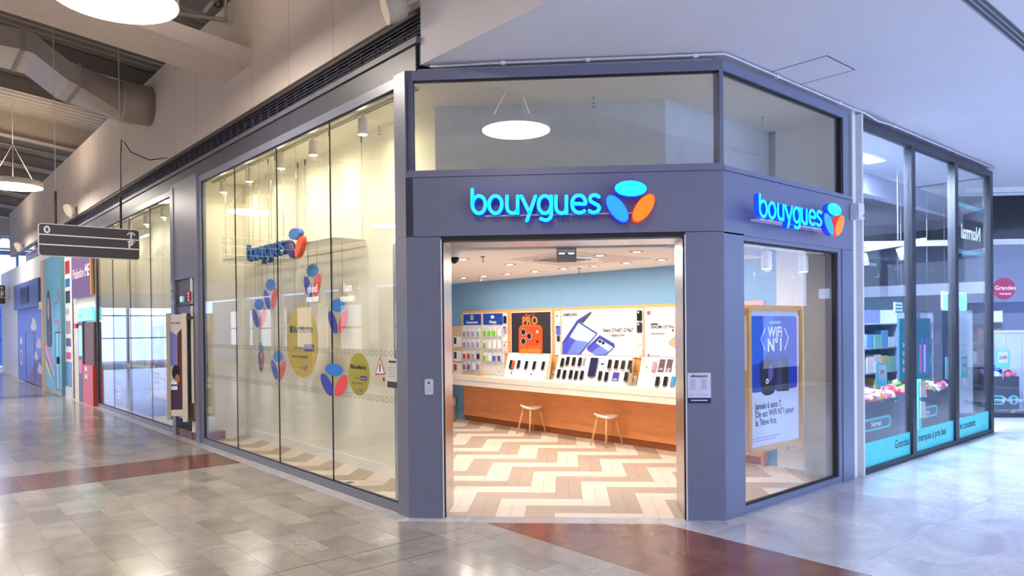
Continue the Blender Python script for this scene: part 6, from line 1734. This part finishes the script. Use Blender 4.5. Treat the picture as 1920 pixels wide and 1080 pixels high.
# column of brand plates
a0, a1 = -17.0, -16.15
t = thing('logo_column', 'white pillar strip with stacked small shop logos', 'sign column', FW0.p((a0+a1)/2, 0))
part('strip', MB().fbox(FW0, a0, a1, 0.28, 4.0, 0.0, 0.03), white_p, t)
for i, (z, h_, m_) in enumerate(((3.30, .34, redd_p), (2.95, .22, blue_p), (2.52, .32, black_p), (1.70, .34, grey_p), (1.36, .22, navy), (1.02, .18, redd_p))):
    part('logo', MB().fbox(FW0, a0 + .12, a1 - .1, z, z + h_, 0.03, 0.035), m_, t)
txt(FW0, a0 + .05, 2.22, 0.03, 'KLAB', 0.22, black_p, t)
part('blue_foot', MB().fbox(FW0, a0, a1, 0.28, 0.95, 0.03, 0.036), M('foot_blue', (90, 150, 196), 0.4), t)
part('plinth', MB().fbox(FW0, a0, a1, 0.0, 0.28, 0.0, 0.05), whitem, t)
# teal hoarding with portrait and arrow
a0, a1 = -20.2, -17.15
t = thing('teal_hoarding', 'teal advertising hoarding with a long-haired portrait and pink arrow', 'hoarding', FW0.p((a0+a1)/2, 0))
part('board', MB().fbox(FW0, a0, a1, 0.10, 3.95, 0.0, 0.04), M('hoarding_teal', (92, 186, 210), 0.4), t)
part('side_board', MB().fbox(FW0, a1, a1 + 0.12, 0.0, 3.95, 0.0, 0.12), M('hoarding_side', (86, 140, 156), 0.4), t)
for i, (c_, off) in enumerate((((226, 92, 120), 0), ((240, 180, 190), .2), ((110, 90, 170), .4), ((236, 222, 120), .6))):
    part('rainbow_stripe', MB().plate(FW0, [(a0 + .02, 1.55 - off), (a0 + 1.35, 0.75 - off*.9), (a0 + 1.35, 0.58 - off*.6), (a0 + .02, 1.33 - off)], 0.04, 0.043 + i*.001), M('stripe_%d' % i, c_, 0.4), t)
part('hair_print', MB().plate(FW0, cr([(a0 + .25, 1.5), (a0 + .3, 2.6), (a0 + .62, 3.0), (a0 + .95, 2.6), (a0 + 1.15, 1.5), (a0 + .7, 1.3)], 5, True), 0.047, 0.049), M('hair_dark', (66, 50, 60), 0.5), t)
part('face_print', MB().plate(FW0, ell(a0 + .66, 2.45, 0.21, 0.33), 0.049, 0.051), M('portrait_skin', (206, 158, 138), 0.5), t)
part('arrow_print', MB().stroke(FW0, [(a0 + 1.55, 2.05), (a0 + 1.55, 2.55), (a0 + 2.25, 2.60), (a0 + 2.25, 2.95), (a0 + 2.75, 2.33), (a0 + 2.25, 1.72), (a0 + 2.25, 2.05)], 0.09, 0.04, 0.045, True), M('arrow_pink', (196, 92, 136), 0.4), t)
part('door_outline', MB().ring(FW0, [(a0 + 1.75, 0.1), (a0 + 2.9, 0.1), (a0 + 2.9, 1.75), (a0 + 1.75, 1.75)], [(a0 + 1.79, 0.12), (a0 + 2.86, 0.12), (a0 + 2.86, 1.71), (a0 + 1.79, 1.71)], 0.04, 0.05), black, t)
part('door_leaf', MB().fbox(FW0, a0 + 1.79, a0 + 2.86, 0.12, 1.71, 0.04, 0.045), M('door_cyan', (126, 206, 222), 0.35), t)
part('door_gap', MB().fbox(FW0, a0 + 2.30, a0 + 2.34, 0.12, 1.71, 0.045, 0.05), black, t)
part('door_handle', MB().fbox(FW0, a0 + 2.24, a0 + 2.29, 0.85, 1.05, 0.045, 0.10), dark_p, t)
# timber post and blue hoarding
t = thing('timber_post', 'tall pale timber post between teal and blue hoardings', 'post', (0, 20.55, 0))
part('post', MB().box(-0.06, 0.028, 20.3, 20.85, 0, 3.95), M('post_timber', (214, 190, 160), 0.6), t)
part('post_box', MB().box(-0.12, -0.06, 20.62, 20.80, 2.45, 2.68), white, t)
a0, a1 = -26.3, -20.9
t = thing('blue_hoarding', 'violet blue printed hoarding with clouds at the end of the row', 'hoarding', FW0.p((a0+a1)/2, 0))
part('board', MB().fbox(FW0, a0, a1, 0.03, 2.55, 0.0, 0.05), M('hoarding_violet', (70, 84, 196), 0.4, noise=0.15, nscale=0.7), t)
part('upper_board', MB().fbox(FW0, a0 - .3, a1, 2.55, 3.45, 0.0, 0.12), M('hoarding_navy', (66, 84, 150), 0.4), t)
part('screen', MB().fbox(FW0, a0 + 1.5, a0 + 3.4, 2.72, 3.28, 0.12, 0.14), M('hoarding_screen', (36, 44, 86), 0.3), t)
cl = M('print_cloud', (214, 214, 244), 0.5)
for x, z, r in ((3.9, 1.95, .38), (4.9, 1.35, .3), (4.3, .95, .26), (5.05, .55, .3), (.9, 1.4, .25)):
    part('cloud_print', MB().plate(FW0, cr([(a0 + x + r*dx, z + r*dz) for dx, dz in ((-1.5, -.3), (-1.55, .1), (-1.0, .25), (-.7, .65), (-.1, .7), (.25, .4), (.7, .62), (1.15, .3), (1.5, .05), (1.4, -.3), (.4, -.42), (-.6, -.38))], 4, True), 0.05, 0.054), cl, t)
part('moon_print', MB().ring(FW0, ell(a0 + .9, .85, .3, .3), ell(a0 + .9, .85, .2, .2), 0.05, 0.055), cl, t)
part('dark_hill', MB().plate(FW0, [(a0 + 2.2, .05), (a1 - .05, .05), (a1 - .05, 1.0), (a0 + 3.2, .5)], 0.05, 0.052), M('print_hill', (110, 84, 150), 0.5), t)
part('door_outline', MB().ring(FW0, [(a0 + 2.0, .05), (a0 + 4.0, .05), (a0 + 4.0, 1.75), (a0 + 2.0, 1.75)], [(a0 + 2.05, .07), (a0 + 3.95, .07), (a0 + 3.95, 1.7), (a0 + 2.05, 1.7)], 0.052, 0.058), navy, t)
# far end of the mall
OPP = [at(585, 549, x=9.68).y, at(585, 549, x=9.68).z, at(651, 547, x=9.68).y, at(651, 547, x=9.68).z]
we = thing('wall_end_far', None, None, (-2, 37, 0), kind='structure')
fe = M('far_frame', (150, 170, 214), 0.5); fd = M('far_dark', (58, 84, 160), 0.4); fbz = M('far_glazing', (92, 140, 226), 0.25)
part('lintel', MB().box(-9.6, 2.0, 37.0, 37.3, 2.95, 3.75), fe, we)
part('shop_glazing', MB().box(-2.5, 2.0, 37.1, 37.15, 0.1, 2.95), fbz, we)
part('upper_wall', MB().box(-9.6, -2.5, 37.0, 37.3, 3.75, 6.3), beige, we)
for x in (-6, -4.5, -3, -1.5, 0.0, 0.75, 1.5): part('post', MB().box(x - .05, x + .05, 37.0, 37.3, 0, 2.95), fd, we)
for z in (1.3, 2.5): part('transom_bar', MB().box(-9.6, 2.0, 37.0, 37.1, z, z + .06), fd, we)
for x in (-6, -3.6, -1.2, 0.3, 1.2): part('mullion', MB().box(x - .05, x + .05, 37.0, 37.2, 3.75, 5.6), fe, we)
part('upper_wall', MB().box(-9.6, 2.0, 37.0, 37.3, 6.3, 9.5), beige, we)
part('upper_rail', MB().box(-9.6, 2.0, 37.0, 37.3, 5.5, 5.7), fe, we)
t = thing('roof_truss', 'white lattice truss spanning the far end of the mall', 'truss', (-1, 34, 5.6))
for z in (5.5, 6.1): part('chord', MB().tube([(-8, 34, z), (2.0, 34, z)], 0.05, 8), white, t)
for i in range(14): part('lattice_bar', MB().tube([(-8 + i*.7, 34, 5.5 if i % 2 else 6.1), (-8 + (i+1)*.7, 34, 6.1 if i % 2 else 5.5)], 0.03, 6), white, t)
FZ = Fr((0, 30.0, 0), (1, 0, 0), ZUP, (0, -1, 0))
a = px(FZ, 10, 570); b = px(FZ, 10, 535)
dz_ = dir_sign(FZ, a[0] - 1.4, a[0], a[1], b[1], 'small black direction sign hanging far off at the left edge', False)
part('rod', MB().tube([FZ.p(a[0] - .5, b[1]), FZ.p(a[0] - .5, 7.2)], 0.02, 6), dark_p, dz_)
struct('wall_daylight_block', MB().box(-10.6, -1.5, -9.3, -9.0, 0, 8.4), beige)  # unseen wall added to block daylight from behind the camera
for s_, y0, z0, lab in (('body', OPP[0], OPP[1], 'two-line white shop sign across the mall, mirrored in the window above the yellow disc'), ('nail', OPP[2], OPP[3], 'two-line white shop sign across the mall, mirrored in the window near the door pillar')):
    fo_ = Fr((-9.58, y0, 0), (0, 1, 0), ZUP, (1, 0, 0))
    t = thing('opposite_shop_sign', lab, 'sign', (-9.58, y0, z0), 'lit signs across the mall')
    part('backing', MB().fbox(fo_, -0.75, 0.75, z0 - 0.45, z0 + 0.42, -0.02, 0.0), greyw, t)
    txt(fo_, 0, z0 + 0.02, 0.0, s_, 0.48, M('opposite_letters', (250, 250, 255), 0.4, emit=2.2, ergb=(245, 248, 255)) if 'opposite_letters' not in MATS else MATS['opposite_letters'], t, align='CENTER', bold=0.01)
    txt(fo_, 0, z0 - 0.36, 0.0, 'minute', 0.40, MATS['opposite_letters'], t, align='CENTER', bold=0.01)
FA = Fr((0.5, 0, 0), (0, -1, 0), ZUP, (-1, 0, 0)); a, b = px(FA, 258, 449), px(FA, 280, 437); zm = (a[1] + b[1]) / 2
t = thing('arrow_light', 'small glowing white arrow light beside the direction sign, in the far window', 'light', FA.p((a[0]+b[0])/2, a[1]))
part('glowing_arrow', MB().plate(FA, [(a[0], a[1] + .03), (b[0] - .25, a[1] + .03), (b[0] - .25, a[1]), (b[0], zm), (b[0] - .25, b[1]), (b[0] - .25, b[1] - .03), (a[0], b[1] - .03)], -0.02, 0.0), M('arrow_glow', (255, 255, 255), 0.4, emit=2.5), t)
part('hanger', MB().tube([FA.p((a[0]+b[0])/2, b[1] - .03, -.01), FA.p((a[0]+b[0])/2, 4.19, -.01)], 0.004, 5), chrome, t)
# opposite side of the mall, seen only in the reflections
wo = thing('wall_opposite', None, None, (-9.7, 12, 0), kind='structure')
part('upper_wall', MB().box(-9.9, -9.6, -9, 37, 4.2, 8.4), beige, wo)
part('band', MB().box(-9.75, -9.6, -9, 37, 3.3, 4.2), white, wo)
part('lower_wall', MB().box(-10.6, -10.4, -9, 37, 0, 3.3), M('opposite_shops', (150, 156, 176), 0.5), wo)
litw = M('opposite_lit_window', (236, 240, 250), 0.5, emit=0.7, ergb=(226, 234, 255))
for i in range(9):
    y0 = -3 + i * 4.2
    part('lit_shop_window', MB().box(-10.4, -10.38, y0 + .4, y0 + 3.4, 0.9, 2.7), litw, wo)
    part('pier', MB().box(-10.0, -9.6, y0 - .3, y0 + .3, 0, 3.3), white, wo)
    part('window_bar', MB().box(-10.38, -10.36, y0 + .4, y0 + 3.4, 1.75, 1.82), fd, wo)
